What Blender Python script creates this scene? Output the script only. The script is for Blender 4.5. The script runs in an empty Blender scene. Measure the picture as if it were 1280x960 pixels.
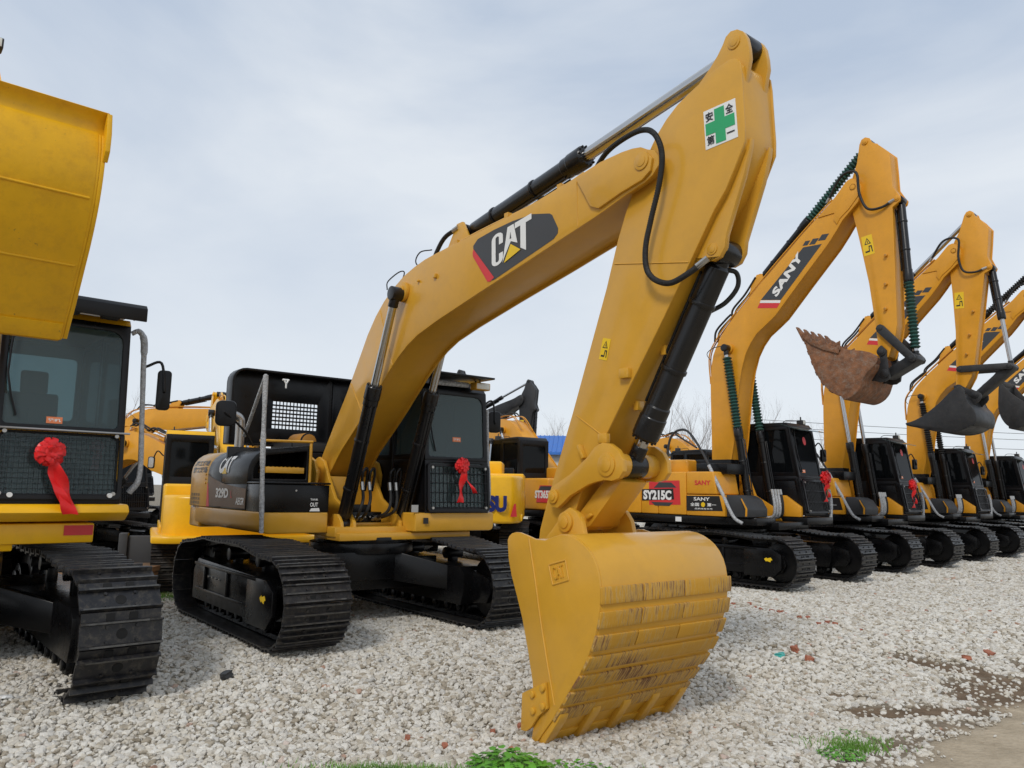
import bpy, bmesh, math, random
import numpy as np
from mathutils import Vector, Matrix, noise
random.seed(7); rng = np.random.default_rng(11)
SC = bpy.context.scene; COL = SC.collection
R = math.radians

# ------------------------------------------------------------------ materials
MATS = {}
def newmat(name):
    m = bpy.data.materials.new(name); m.use_nodes = True
    nt = m.node_tree; nt.nodes.clear()
    out = nt.nodes.new('ShaderNodeOutputMaterial'); b = nt.nodes.new('ShaderNodeBsdfPrincipled')
    nt.links.new(b.outputs[0], out.inputs[0]); MATS[name] = m
    return m, nt, b
def srgb(r, g, b):
    f = lambda c: ((c/255+.055)/1.055)**2.4 if c/255 > .04045 else c/255/12.92
    return (f(r), f(g), f(b), 1)
def surf(name, col, rough=.4, metal=0, var=.08, dirt=0, dirtcol=(.16,.13,.10,1), coat=0, bump=0, scale=2.5, spec=.5, bscale=30, streak=0, spots=0):
    m, nt, b = newmat(name); N = nt.nodes; L = nt.links
    if len(col) == 3: col = (*col, 1)
    tc = N.new('ShaderNodeTexCoord')
    n1 = N.new('ShaderNodeTexNoise'); n1.inputs['Scale'].default_value = scale; n1.inputs['Detail'].default_value = 8; n1.inputs['Roughness'].default_value = .65
    L.new(tc.outputs['Object'], n1.inputs['Vector'])
    mr = N.new('ShaderNodeMapRange'); mr.inputs['From Min'].default_value = .3; mr.inputs['From Max'].default_value = .7
    mr.inputs['To Min'].default_value = 1-var; mr.inputs['To Max'].default_value = 1+var
    L.new(n1.outputs['Fac'], mr.inputs['Value'])
    mu = N.new('ShaderNodeMix'); mu.data_type = 'RGBA'; mu.blend_type = 'MULTIPLY'; mu.inputs['Factor'].default_value = 1
    mu.inputs['A'].default_value = col; L.new(mr.outputs[0], mu.inputs['B'])
    last = mu.outputs['Result']
    if dirt > 0:
        n2 = N.new('ShaderNodeTexNoise'); n2.inputs['Scale'].default_value = scale*2.2; n2.inputs['Detail'].default_value = 10; n2.inputs['Roughness'].default_value = .75
        if streak:
            mp = N.new('ShaderNodeMapping'); mp.inputs['Scale'].default_value = (1, 1, 1/streak) ; L.new(tc.outputs['Object'], mp.inputs[0]); L.new(mp.outputs[0], n2.inputs['Vector'])
        else: L.new(tc.outputs['Object'], n2.inputs['Vector'])
        r2 = N.new('ShaderNodeMapRange'); r2.inputs['From Min'].default_value = .48; r2.inputs['From Max'].default_value = .68
        r2.inputs['To Max'].default_value = dirt; L.new(n2.outputs['Fac'], r2.inputs['Value'])
        m2 = N.new('ShaderNodeMix'); m2.data_type = 'RGBA'; L.new(r2.outputs[0], m2.inputs['Factor']); L.new(last, m2.inputs['A']); m2.inputs['B'].default_value = dirtcol
        last = m2.outputs['Result']
    if spots:
        n5 = N.new('ShaderNodeTexNoise'); n5.inputs['Scale'].default_value = 22; n5.inputs['Detail'].default_value = 5; n5.inputs['Roughness'].default_value = .7; L.new(tc.outputs['Object'], n5.inputs['Vector'])
        r5 = N.new('ShaderNodeMapRange'); r5.inputs['From Min'].default_value = .66; r5.inputs['From Max'].default_value = .72; r5.inputs['To Max'].default_value = spots; L.new(n5.outputs['Fac'], r5.inputs['Value'])
        m5 = N.new('ShaderNodeMix'); m5.data_type = 'RGBA'; L.new(r5.outputs[0], m5.inputs['Factor']); L.new(last, m5.inputs['A']); m5.inputs['B'].default_value = (.09,.055,.03,1); last = m5.outputs['Result']
    L.new(last, b.inputs['Base Color'])
    r3 = N.new('ShaderNodeMapRange'); r3.inputs['From Min'].default_value = .3; r3.inputs['From Max'].default_value = .7
    r3.inputs['To Min'].default_value = max(.02, rough-.08); r3.inputs['To Max'].default_value = rough+.12; L.new(n1.outputs['Fac'], r3.inputs['Value'])
    L.new(r3.outputs[0], b.inputs['Roughness'])
    b.inputs['Metallic'].default_value = metal; b.inputs['Coat Weight'].default_value = coat; b.inputs['Coat Roughness'].default_value = .12
    b.inputs['Specular IOR Level'].default_value = spec
    if bump:
        n3 = N.new('ShaderNodeTexNoise'); n3.inputs['Scale'].default_value = bscale; n3.inputs['Detail'].default_value = 6; L.new(tc.outputs['Object'], n3.inputs['Vector'])
        bp = N.new('ShaderNodeBump'); bp.inputs['Strength'].default_value = bump; bp.inputs['Distance'].default_value = .02
        L.new(n3.outputs['Fac'], bp.inputs['Height']); L.new(bp.outputs[0], b.inputs['Normal'])
    return m
YC = surf('paint_yellow', (.615,.318,.026), .36, var=.05, dirt=.16, dirtcol=(.36,.20,.045,1), coat=.3, spec=.42, bump=.03, bscale=6)
YW = surf('paint_yellow_worn', (.52,.27,.02), .45, var=.12, dirt=.55, dirtcol=(.10,.065,.035,1), scale=7, coat=.05, bump=.15)
YO = surf('paint_orange', (.68,.305,.018), .38, spots=.4, var=.06, dirt=.15, dirtcol=(.36,.18,.04,1), coat=.12, spec=.4)
YK = surf('paint_golden', (.86,.46,.005), .36, var=.05, dirt=.15, dirtcol=(.45,.22,.03,1), coat=.12, spec=.4)
YKB = surf('paint_golden_scuffed', (.78,.42,.006), .40, var=.08, dirt=.35, dirtcol=(.48,.23,.015,1), coat=.05, spec=.35, spots=.6, scale=3.5, bump=.08)
BK = surf('paint_black', (.004,.004,.0045), .28, var=.3, coat=0, spec=.3, dirt=.08, dirtcol=(.02,.018,.016,1))
BKC = surf('cab_black', (.005,.005,.006), .32, var=.3, coat=0, spec=.32)
CYB = surf('cylinder_black', (.006,.006,.007), .28, var=.25, coat=.1, spec=.4, dirt=.15, dirtcol=(.025,.022,.018,1))
TRK = surf('track_steel', (.0125,.0125,.0145), .36, var=.4, dirt=.7, dirtcol=(.080,.070,.054,1), scale=9, spec=.4)
RUB = surf('rubbed_steel', (.085,.083,.078), .38, metal=.5, var=.5, scale=14)
HOLE_SHADE = surf('hole_shade', (.0015,.0015,.0015), .8)  # near-black facings that paint shaded holes onto solid track shoes
DG = surf('dark_grey', (.03,.031,.033), .55, var=.15)
RB = surf('rubber', (.012,.012,.012), .62, var=.2)
CH = surf('chrome', (.50,.50,.50), .16, metal=1, var=.05)
ST = surf('steel_fitting', (.45,.44,.42), .3, metal=.9, var=.1)
BRASS = surf('rusty_pipe', (.42,.19,.03), .45, var=.2)
RUST = surf('rusty_bucket', (.20,.085,.038), .75, var=.5, dirt=.75, dirtcol=(.24,.20,.16,1), scale=8, bump=.4)
BBK = surf('bucket_black', (.016,.017,.019), .45, var=.3, dirt=.3, dirtcol=(.06,.05,.04,1), scale=6)
GRN = surf('green_boot', (.02,.075,.062), .5, var=.15, dirt=.2)
RED = surf('red_satin', (.74,.012,.014), .34, var=.2, spec=.5)
REDP = surf('red_print', (.62,.03,.035), .4, var=.03)
WH = surf('white_print', (.78,.78,.76), .4, var=.03)
LG = surf('logo_grey', (.040,.043,.048), .38, var=.04)
BLP = surf('black_print', (.01,.01,.011), .4, var=.03)
GNP = surf('green_print', (.02,.36,.13), .4, var=.04)
YLP = surf('yellow_print', (.80,.52,.01), .4, var=.03)
NVP = surf('navy_print', (.008,.018,.13), .35, var=.03)
ORP = surf('orange_print', (.75,.22,.08), .5, var=.03)
GLDP = surf('gold_print', (.75,.52,.16), .35, var=.1)
DOV = surf('brown_reflection', (.115,.05,.008), .3, var=.1, spec=.25)  # brown painted for the yellow mirrored in the black door
WRAP = surf('bubble_wrap', (.40,.41,.42), .25, var=.35, scale=30, bump=.8, bscale=60)
SEAT = surf('seat_fabric', (.05,.055,.06), .8, var=.1)
LENS = surf('lamp_lens', (.75,.75,.68), .12, var=.05)
BRICK = surf('brick', (.36,.13,.075), .85, var=.3, bump=.4)
TEAL = surf('teal_rubbish', (.06,.40,.36), .5)
HAZY_BARK = surf('hazy_bark', (.36,.34,.33), .9, var=.15)  # lightened to paint distance haze into the bark colour
GRS = surf('grass_blade', (.12,.26,.03), .55, var=.3)
LEAF = surf('weed_leaf', (.10,.30,.025), .5, var=.3)
BLUEROOF = surf('blue_sheet', (.03,.15,.50), .45, var=.1)
WALLM = surf('pale_wall', (.5,.5,.48), .7, var=.1)
WOODM = surf('weathered_board', (.22,.13,.07), .8, var=.3, scale=8)

def glass(name, tint, mixf, base=(.11,.16,.165,1)):
    m = bpy.data.materials.new(name); m.use_nodes = True; nt = m.node_tree; nt.nodes.clear(); N = nt.nodes; L = nt.links
    out = N.new('ShaderNodeOutputMaterial'); tr = N.new('ShaderNodeBsdfTransparent'); tr.inputs[0].default_value = (*tint, 1)
    gl = N.new('ShaderNodeBsdfPrincipled'); gl.inputs['Base Color'].default_value = base; gl.inputs['Roughness'].default_value = .06; gl.inputs['Specular IOR Level'].default_value = .9
    fr = N.new('ShaderNodeFresnel'); fr.inputs[0].default_value = 1.5
    ad = N.new('ShaderNodeMath'); ad.operation = 'ADD'; ad.use_clamp = True; ad.inputs[1].default_value = mixf; L.new(fr.outputs[0], ad.inputs[0])
    mx = N.new('ShaderNodeMixShader'); L.new(ad.outputs[0], mx.inputs[0]); L.new(tr.outputs[0], mx.inputs[1]); L.new(gl.outputs[0], mx.inputs[2]); L.new(mx.outputs[0], out.inputs[0])
    MATS[name] = m; return m
GL = glass('window_glass', (.52,.64,.62), .36)
GLL = glass('window_glass_clear', (.66,.78,.80), .30)
GLD = glass('window_glass_dark', (.05,.06,.07), .16, (.02,.024,.028,1))

# worn strips on the big bucket: scratches across the strip
def worn_strip():
    m, nt, b = newmat('wear_strip'); N = nt.nodes; L = nt.links
    tc = N.new('ShaderNodeTexCoord')
    mp = N.new('ShaderNodeMapping'); mp.inputs['Scale'].default_value = (4.5, 58, 4.5); L.new(tc.outputs['Object'], mp.inputs[0])
    n = N.new('ShaderNodeTexNoise'); n.inputs['Scale'].default_value = 1; n.inputs['Detail'].default_value = 9; n.inputs['Roughness'].default_value = .7; L.new(mp.outputs[0], n.inputs['Vector'])
    g = N.new('ShaderNodeTexNoise'); g.inputs['Scale'].default_value = 2.2; g.inputs['Detail'].default_value = 5; L.new(tc.outputs['Object'], g.inputs['Vector'])
    a = N.new('ShaderNodeMath'); a.operation = 'MULTIPLY_ADD'; a.inputs[1].default_value = .6; L.new(g.outputs['Fac'], a.inputs[0]); L.new(n.outputs['Fac'], a.inputs[2])
    cr = N.new('ShaderNodeValToRGB'); e = cr.color_ramp.elements
    e[0].position = .78; e[0].color = (.52,.27,.03,1); e[1].position = 1.02; e[1].color = (.12,.05,.025,1)
    x = cr.color_ramp.elements.new(.815); x.color = (.54,.34,.10,1)
    x = cr.color_ramp.elements.new(.90); x.color = (.27,.135,.05,1)
    mr = N.new('ShaderNodeMath'); mr.operation = 'MULTIPLY'; mr.inputs[1].default_value = .8
    L.new(a.outputs[0], mr.inputs[0])
    L.new(a.outputs[0], cr.inputs[0]); L.new(cr.outputs[0], b.inputs['Base Color']); b.inputs['Roughness'].default_value = .62; b.inputs['Specular IOR Level'].default_value = .25
    for el in cr.color_ramp.elements: el.position = el.position*.8
    L.new(mr.outputs[0], cr.inputs[0])
    return m
WEAR = worn_strip()

# ------------------------------------------------------------------ mesh builder
def inset(poly, d):
    n = len(poly); out = []
    ar = sum(poly[i][0]*poly[(i+1)%n][1]-poly[(i+1)%n][0]*poly[i][1] for i in range(n)); s = 1 if ar > 0 else -1
    for i in range(n):
        p0, p1, p2 = poly[i-1], poly[i], poly[(i+1)%n]
        a = Vector((p1[0]-p0[0], p1[1]-p0[1])); b = Vector((p2[0]-p1[0], p2[1]-p1[1]))
        if a.length < 1e-6 or b.length < 1e-6: out.append(p1); continue
        a.normalize(); b.normalize()
        na = Vector((-a.y, a.x))*s; nb = Vector((-b.y, b.x))*s; m = na+nb
        if m.length < .2: m = na
        else: m = m.normalized()/max(.5, m.normalized().dot(na))
        out.append((p1[0]+m.x*d, p1[1]+m.y*d))
    return out
def rrect(x0, y0, x1, y1, r, n=4):
    rr = r if isinstance(r, (list, tuple)) else (r, r, r, r); o = []
    for (cx, cy, a0, q) in ((x1-rr[0], y0+rr[0], -90, rr[0]), (x1-rr[1], y1-rr[1], 0, rr[1]), (x0+rr[2], y1-rr[2], 90, rr[2]), (x0+rr[3], y0+rr[3], 180, rr[3])):
        for k in range(n+1):
            a = R(a0+90*k/n); o.append((cx+q*math.cos(a), cy+q*math.sin(a)))
    return o
def spline(pts, n=8):
    P = [Vector(p) for p in pts]
    if len(P) < 3: return P
    out = []
    Q = [P[0]*2-P[1]]+P+[P[-1]*2-P[-2]]
    for i in range(1, len(Q)-2):
        for k in range(n):
            t = k/n; a, b, c, d = Q[i-1], Q[i], Q[i+1], Q[i+2]
            out.append(.5*((2*b)+(c-a)*t+(2*a-5*b+4*c-d)*t*t+(3*b-a-3*c+d)*t**3))
    out.append(P[-1]); return out
SEP = {'step_box','guard_bar','control_console','boom_boss','weld_bead','hose_bracket','stick_boss','boom_tip_plate','stick_top_plate','cylinder_lug','stick_cylinder_lug','bucket_seam','wear_strips','valve_block','engine_bay','step_frame','handrail','side_cutter','boom_bracket','main_frame'}
class M:
    def __init__(s): s.v = []; s.f = []; s.m = []; s.mats = []
    def mi(s, mat):
        if mat not in s.mats: s.mats.append(mat)
        return s.mats.index(mat)
    def add(s, vs, fs, mat):
        o = len(s.v); s.v += [tuple(v) for v in vs]; k = s.mi(mat)
        for f in fs: s.f.append([i+o for i in f]); s.m.append(k)
        return s
    def ext(s, poly, O, U, V, d0, d1, mat):
        O, U, V = Vector(O), Vector(U), Vector(V); Nn = U.cross(V).normalized(); n = len(poly)
        vs = [O+U*a+V*b+Nn*d0 for a, b in poly]+[O+U*a+V*b+Nn*d1 for a, b in poly]
        return s.add(vs, [list(range(n))[::-1], [i+n for i in range(n)]]+[[i, (i+1)%n, (i+1)%n+n, i+n] for i in range(n)], mat)
    def xz(s, poly, y0, y1, mat): return s.ext(poly, (0,0,0), (1,0,0), (0,0,1), -y1, -y0, mat)
    def yz(s, poly, x0, x1, mat): return s.ext(poly, (0,0,0), (0,1,0), (0,0,1), x0, x1, mat)
    def xy(s, poly, z0, z1, mat): return s.ext(poly, (0,0,0), (1,0,0), (0,1,0), z0, z1, mat)
    def box(s, x0, x1, y0, y1, z0, z1, mat): return s.xy([(x0,y0),(x1,y0),(x1,y1),(x0,y1)], z0, z1, mat)
    def ring(s, o, i, O, U, V, d0, d1, mat):
        O, U, V = Vector(O), Vector(U), Vector(V); Nn = U.cross(V).normalized(); n = len(o)
        vs = []
        for d in (d0, d1):
            for P in (o, i): vs += [O+U*a+V*b+Nn*d for a, b in P]
        fs = []
        for k in range(n):
            j = (k+1)%n
            fs += [[k, j, n+j, n+k], [2*n+k, 3*n+k, 3*n+j, 2*n+j], [k, 2*n+k, 2*n+j, j], [n+k, n+j, 3*n+j, 3*n+k]]
        return s.add(vs, fs, mat)
    def cyl(s, p0, p1, r0, mat, r1=None, seg=20):
        p0, p1 = Vector(p0), Vector(p1); r1 = r0 if r1 is None else r1
        w = (p1-p0).normalized(); u = w.orthogonal().normalized(); v = w.cross(u)
        vs = [p+(u*math.cos(6.28318*k/seg)+v*math.sin(6.28318*k/seg))*r for p, r in ((p0, r0), (p1, r1)) for k in range(seg)]
        return s.add(vs, [list(range(seg))[::-1], list(range(seg, 2*seg))]+[[k, (k+1)%seg, (k+1)%seg+seg, k+seg] for k in range(seg)], mat)
    def prof(s, p0, p1, pr, mat, seg=20):
        """lathe along p0->p1 with (t metres, radius) pairs"""
        p0, p1 = Vector(p0), Vector(p1); w = (p1-p0).normalized(); u = w.orthogonal().normalized(); v = w.cross(u)
        vs = [p0+w*t+(u*math.cos(6.28318*k/seg)+v*math.sin(6.28318*k/seg))*r for t, r in pr for k in range(seg)]
        n = len(pr); fs = [list(range(seg))[::-1], list(range((n-1)*seg, n*seg))]
        for a in range(n-1): fs += [[a*seg+k, a*seg+(k+1)%seg, (a+1)*seg+(k+1)%seg, (a+1)*seg+k] for k in range(seg)]
        return s.add(vs, fs, mat)
    def tube(s, pts, r, mat, seg=8, smooth=6):
        P = spline(pts, smooth) if smooth else [Vector(p) for p in pts]
        n = len(P); up = Vector((0.13, .21, 1)).normalized(); vs = []; u = None
        for i, p in enumerate(P):
            t = (P[min(i+1, n-1)]-P[max(i-1, 0)]).normalized()
            if u is None: u = t.orthogonal().normalized()
            u = (u-t*u.dot(t)).normalized(); v = t.cross(u)
            rr = r[min(len(r)-1, int(i*len(r)/n))] if isinstance(r, (list, tuple)) else r
            vs += [p+(u*math.cos(6.28318*k/seg)+v*math.sin(6.28318*k/seg))*rr for k in range(seg)]
        fs = [list(range(seg))[::-1], list(range((n-1)*seg, n*seg))]
        for a in range(n-1): fs += [[a*seg+k, a*seg+(k+1)%seg, (a+1)*seg+(k+1)%seg, (a+1)*seg+k] for k in range(seg)]
        return s.add(vs, fs, mat)
    def shell(s, pts, y0, y1, th, mat):
        """open plate following the XZ polyline, thickness th to its left"""
        n = len(pts); L_ = []
        for i in range(n):
            a = Vector(pts[max(i-1, 0)]); b = Vector(pts[min(i+1, n-1)]); t = (b-a).normalized(); L_.append((pts[i][0]-t.y*th, pts[i][1]+t.x*th))
        return s.xzstrip(pts, L_, y0, y1, mat)
    def xzstrip(s, A_, B_, y0, y1, mat):
        n = len(A_); vs = []
        for y in (y0, y1):
            vs += [(a, y, b) for a, b in A_]+[(a, y, b) for a, b in B_]
        fs = []
        for k in range(n-1):
            fs += [[k, k+1, n+k+1, n+k], [2*n+k, 3*n+k, 3*n+k+1, 2*n+k+1], [k, 2*n+k, 2*n+k+1, k+1], [n+k, n+k+1, 3*n+k+1, 3*n+k]]
        fs += [[0, n, 3*n, 2*n], [n-1, 3*n-1, 4*n-1, 2*n-1]]
        return s.add(vs, fs, mat)
    def mesh(s, name, bevel=0, ang=35, seg=2):
        me = bpy.data.meshes.new(name); me.from_pydata(s.v, [], s.f)
        for m in s.mats: me.materials.append(m)
        me.polygons.foreach_set('material_index', s.m)
        bm = bmesh.new(); bm.from_mesh(me)
        bmesh.ops.recalc_face_normals(bm, faces=bm.faces)
        if bevel:
            ed = [e for e in bm.edges if len(e.link_faces) == 2 and e.calc_face_angle(0) > R(28)]
            bmesh.ops.bevel(bm, geom=ed, offset=bevel, segments=seg, profile=.5, affect='EDGES', clamp_overlap=True)
        bm.to_mesh(me); bm.free()
        me.polygons.foreach_set('use_smooth', [True]*len(me.polygons)); me.set_sharp_from_angle(angle=R(ang))
        return me
    def islands(s):
        par = list(range(len(s.v)))
        def fd(a):
            while par[a] != a: par[a] = par[par[a]]; a = par[a]
            return a
        for f in s.f:
            r0 = fd(f[0])
            for i in f[1:]: par[fd(i)] = r0
        g = {}
        for k, f in enumerate(s.f): g.setdefault(fd(f[0]), []).append(k)
        cl = []
        for fs in g.values():
            P = [s.v[i] for k in fs for i in s.f[k]]; lo = [min(p[j] for p in P)-.012 for j in range(3)]; hi = [max(p[j] for p in P)+.012 for j in range(3)]
            hit = [c for c in cl if all(c[1][j] <= hi[j] and c[2][j] >= lo[j] for j in range(3))]
            new = [list(fs), lo, hi]
            for c in hit: new[0] += c[0]; new[1] = [min(a, b) for a, b in zip(new[1], c[1])]; new[2] = [max(a, b) for a, b in zip(new[2], c[2])]; cl.remove(c)
            cl.append(new)
        return [c[0] for c in cl]
    def build(s, name, parent=None, bevel=0, ang=35, key=None, seg=2):
        if name in SEP:
            isl = s.islands()
            if len(isl) > 1:
                o = None
                for fs in isl:
                    q = M(); q.mats = list(s.mats); mp = {}
                    for k in fs:
                        nf = []
                        for i in s.f[k]:
                            if i not in mp: mp[i] = len(q.v); q.v.append(s.v[i])
                            nf.append(mp[i])
                        q.f.append(nf); q.m.append(s.m[k])
                    n_ = link(name, q.mesh(name, bevel, ang, seg), parent); o = o or n_
                return o
        return link(name, s.mesh(name, bevel, ang, seg), parent)
def link(name, me, parent=None):
    o = bpy.data.objects.new(name, me); COL.objects.link(o)
    if parent is not None: o.parent = parent
    return o
def tag(o, label=None, cat=None, group=None, kind=None):
    if label: o['label'] = label
    if cat: o['category'] = cat
    if group: o['group'] = group
    if kind: o['kind'] = kind
    return o
def empty(name, loc=(0,0,0), rz=0, label=None, cat=None, group=None):
    o = bpy.data.objects.new(name, None); COL.objects.link(o); o.location = loc; o.rotation_euler = (0, 0, rz)
    return tag(o, label, cat, group)
def copy_tree(o, parent=None):
    c = o.copy(); COL.objects.link(c); c.parent = parent
    for ch in list(o.children): copy_tree(ch, c)
    return c

# ------------------------------------------------------------------ lettering
_fc = {}
def glyphs(body, bold=0.0, shear=0.0, space=1.0):
    k = (body, bold, shear, space)
    if k in _fc: return _fc[k]
    c = bpy.data.curves.new('t', 'FONT'); c.body = body; c.offset = bold; c.shear = shear; c.space_character = space; c.resolution_u = 3
    o = bpy.data.objects.new('t', c); COL.objects.link(o)
    dg = bpy.context.evaluated_depsgraph_get(); me = bpy.data.meshes.new_from_object(o.evaluated_get(dg))
    v = [tuple(x.co)[:2] for x in me.vertices]; f = [list(p.vertices) for p in me.polygons]
    bpy.data.objects.remove(o); bpy.data.curves.remove(c); bpy.data.meshes.remove(me)
    xs = [a for a, b in v]; ys = [b for a, b in v]; x0, x1, y0, y1 = min(xs), max(xs), min(ys), max(ys)
    v = [((a-x0)/(x1-x0), (b-y0)/(y1-y0)) for a, b in v]
    _fc[k] = (v, f, (x1-x0)/(y1-y0)); return _fc[k]
def lettering(name, body, O, U, V, w, h, mat, parent, bold=.03, shear=0, space=1.0, lift=.004, wrap=None):
    """flat printed letters filling w x h from the corner O"""
    v, f, asp = glyphs(body, bold, shear, space); O, U, V = Vector(O), Vector(U).normalized(), Vector(V).normalized(); Nn = U.cross(V)
    if w is None: w = asp*h
    if wrap:
        me = bpy.data.meshes.new(name); me.from_pydata([(a*w, b*h, 0) for a, b in v], [], f); bm = bmesh.new(); bm.from_mesh(me); bmesh.ops.triangulate(bm, faces=bm.faces)
        for k in range(9):
            z = h*(k+.5)/9; bmesh.ops.bisect_plane(bm, geom=bm.verts[:]+bm.edges[:]+bm.faces[:], plane_co=(0, z, 0), plane_no=(0, 1, 0))
        for q in bm.verts: q.co = wrap(q.co.x, q.co.y, lift)
        bm.to_mesh(me); bm.free(); me.materials.append(mat); return link(name, me, parent)
    me = bpy.data.meshes.new(name); me.from_pydata([O+U*a*w+V*b*h+Nn*lift for a, b in v], [], f); me.materials.append(mat)
    return link(name, me, parent)
def sticker(name, poly, O, U, V, mat, parent, lift=.003, th=.002):
    U, V = Vector(U).normalized(), Vector(V).normalized()
    return M().ext(poly, O, U, V, lift-th, lift, mat).build(name, parent)

# ------------------------------------------------------------------ undercarriage
MC = {}
def shoe_verts(p, thick, gh, style):
    e0, e1, gs = (-.37, .37, (-.34, .34)) if style == 'big' else (-.5, .53, (-.42, .02, .46))
    pl = [(p*e0, 0), (p*e1, 0), (p*e1, thick)]
    for g in reversed(gs): pl += [(g*p+.014, thick), (g*p+.009, thick+gh), (g*p-.006, thick+gh), (g*p-.013, thick)]
    pl += [(p*e0, thick)]
    return pl, [g*p+.0015 for g in gs]
def track_path(xf, xr, r, zc, hump):
    pts = []
    for k in range(13): a = R(-90+180*k/12); pts.append((xf+r*math.cos(a), zc+r*math.sin(a)))
    L_ = xf-xr
    for t in (.12, .25, .38, .5, .62, .75, .88):
        pts.append((xf-L_*t, zc+r+hump*math.sin(math.pi*min(1, t*1.05))*(.55+.75*t) - .02*math.sin(t*14)))
    for k in range(13): a = R(90+180*k/12); pts.append((xr+r*math.cos(a), zc+r*math.sin(a)))
    return pts
def resample(pts, n):
    P = [Vector(p) for p in pts]+[Vector(pts[0])]; d = [0]
    for i in range(len(P)-1): d.append(d[-1]+(P[i+1]-P[i]).length)
    T = d[-1]; out = []
    for k in range(n):
        s = T*k/n; i = max(j for j in range(len(d)-1) if d[j] <= s+1e-9); t = (s-d[i])/max(1e-9, d[i+1]-d[i]); out.append(P[i].lerp(P[i+1], t))
    return out, T/n
def belt_mesh(xf, xr, r, zc, w, hump, pitch, style, detail):
    key = ('belt', xf, xr, r, zc, w, hump, pitch, style, detail)
    if key in MC: return MC[key]
    pts = track_path(xf, xr, r-.055, zc, hump); P = [Vector(p) for p in pts]; T = sum((P[i]-P[i-1]).length for i in range(len(P)))
    n = round(T/pitch); C, p = resample(pts, n); m = M()
    gh = .026 if style != 'big' else .036; pl, gx = shoe_verts(p, .014, gh, style); wr = random.Random(5)
    for k in range(n):
        a, b = C[k-1], C[(k+1)%n]; t = (b-a).normalized(); nn = Vector((t.y, -t.x))   # path runs counter-clockwise seen with x right, z up
        c = C[k]+nn*.012
        o = Vector((c.x, 0, c.y)); U = Vector((t.x, 0, t.y)); V = Vector((nn.x, 0, nn.y))
        m.ext(pl, o, U, V, -w/2, w/2, TRK)
        if detail:
            for g in gx:      # rubbed steel along the ridge
                if wr.random() < .85: a0, a1 = -w/2+wr.uniform(0, .12), w/2-wr.uniform(0, .12); m.ext([(g-.007, .014+gh-.002), (g+.007, .014+gh-.002), (g+.007, .014+gh+.0012), (g-.007, .014+gh+.0012)], o, U, V, a0, a1, RUB)
        if detail:
            for sy in (-.10, .10):   # chain links under the shoe
                yy = Vector((0, sy, 0))
                m.ext([(-p*.48, -.055), (p*.48, -.055), (p*.56, -.01), (-p*.40, -.01)], o+yy, U, V, -.022, .022, BK)
            for sy in (-.13, .13):
                for su in (-.21, .22):
                    q = o+Vector((0, sy*.85, 0))+U*(su*p); m.cyl(q, q+V*.028, .016, TRK, .013, 6)
            if style == 'big':
                q = o+V*.0145; m.cyl(q, q+V*.002, .042, HOLE_SHADE, seg=16); m.ext([(p*.36, -.02), (p*.66, -.02), (p*.66, .002), (p*.36, .002)], o, U, V, -w/2+.01, w/2-.01, TRK); [m.ext([(p*.40, .0), (p*.62, .0), (p*.62, .012), (p*.40, .012)], o+Vector((0, sy, 0)), U, V, -.03, .03, HOLE_SHADE) for sy in (-.085, .085)]
            else:
                for sy in (-.055, .055):
                    q = o+Vector((0, sy, 0))+U*(-.2*p)+V*.0145; m.ext([(-.016,-.028),(.016,-.028),(.016,.028),(-.016,.028)], q, U, Vector((0,1,0)), -.0015, .0015, HOLE_SHADE)
    me = m.mesh('track_belt', 0, 30); MC[key] = me; return me
def wheel_mesh(r, w, teeth):
    key = ('wheel', r, w, teeth)
    if key in MC: return MC[key]
    m = M()
    if teeth:
        pl = []
        for k in range(teeth*2):
            a = 6.28318*k/(teeth*2); rr = r if k % 2 == 0 else r*.86
            for da in (-.05, .05): pl.append((rr*math.cos(a+da), rr*math.sin(a+da)))
        m.xz(pl, -.04, .04, TRK); m.cyl((0,-w*.75,0), (0,w*.75,0), r*.62, BK, seg=28); m.cyl((0,-w*.95,0), (0,w*.95,0), r*.45, BK, seg=28)
        for k in range(12):
            a = 6.28318*k/12
            for s in (-1, 1): m.cyl((r*.52*math.cos(a), s*w*.74, r*.52*math.sin(a)), (r*.52*math.cos(a), s*w*.79, r*.52*math.sin(a)), .018, BK, seg=6)
    else:
        m.cyl((0,-w/2,0), (0,w/2,0), r*.93, BK, seg=32); m.cyl((0,-w*.2,0), (0,w*.2,0), r, BK, seg=32); m.cyl((0,-w*.8,0), (0,w*.8,0), r*.3, BK, seg=20)
    me = m.mesh('wheel', .006, 30); MC[key] = me; return me
def roller_mesh(w):
    key = ('roller', w)
    if key in MC: return MC[key]
    m = M(); m.cyl((0,-w,0), (0,w,0), .085, BK, seg=16)
    for s in (-1, 1): m.cyl((0,s*w*.55,0), (0,s*w*.75,0), .11, BK, seg=16); m.cyl((0,s*w,0), (0,s*(w+.03),0), .05, BK, seg=12)
    me = m.mesh('track_roller', .005); MC[key] = me; return me
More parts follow.
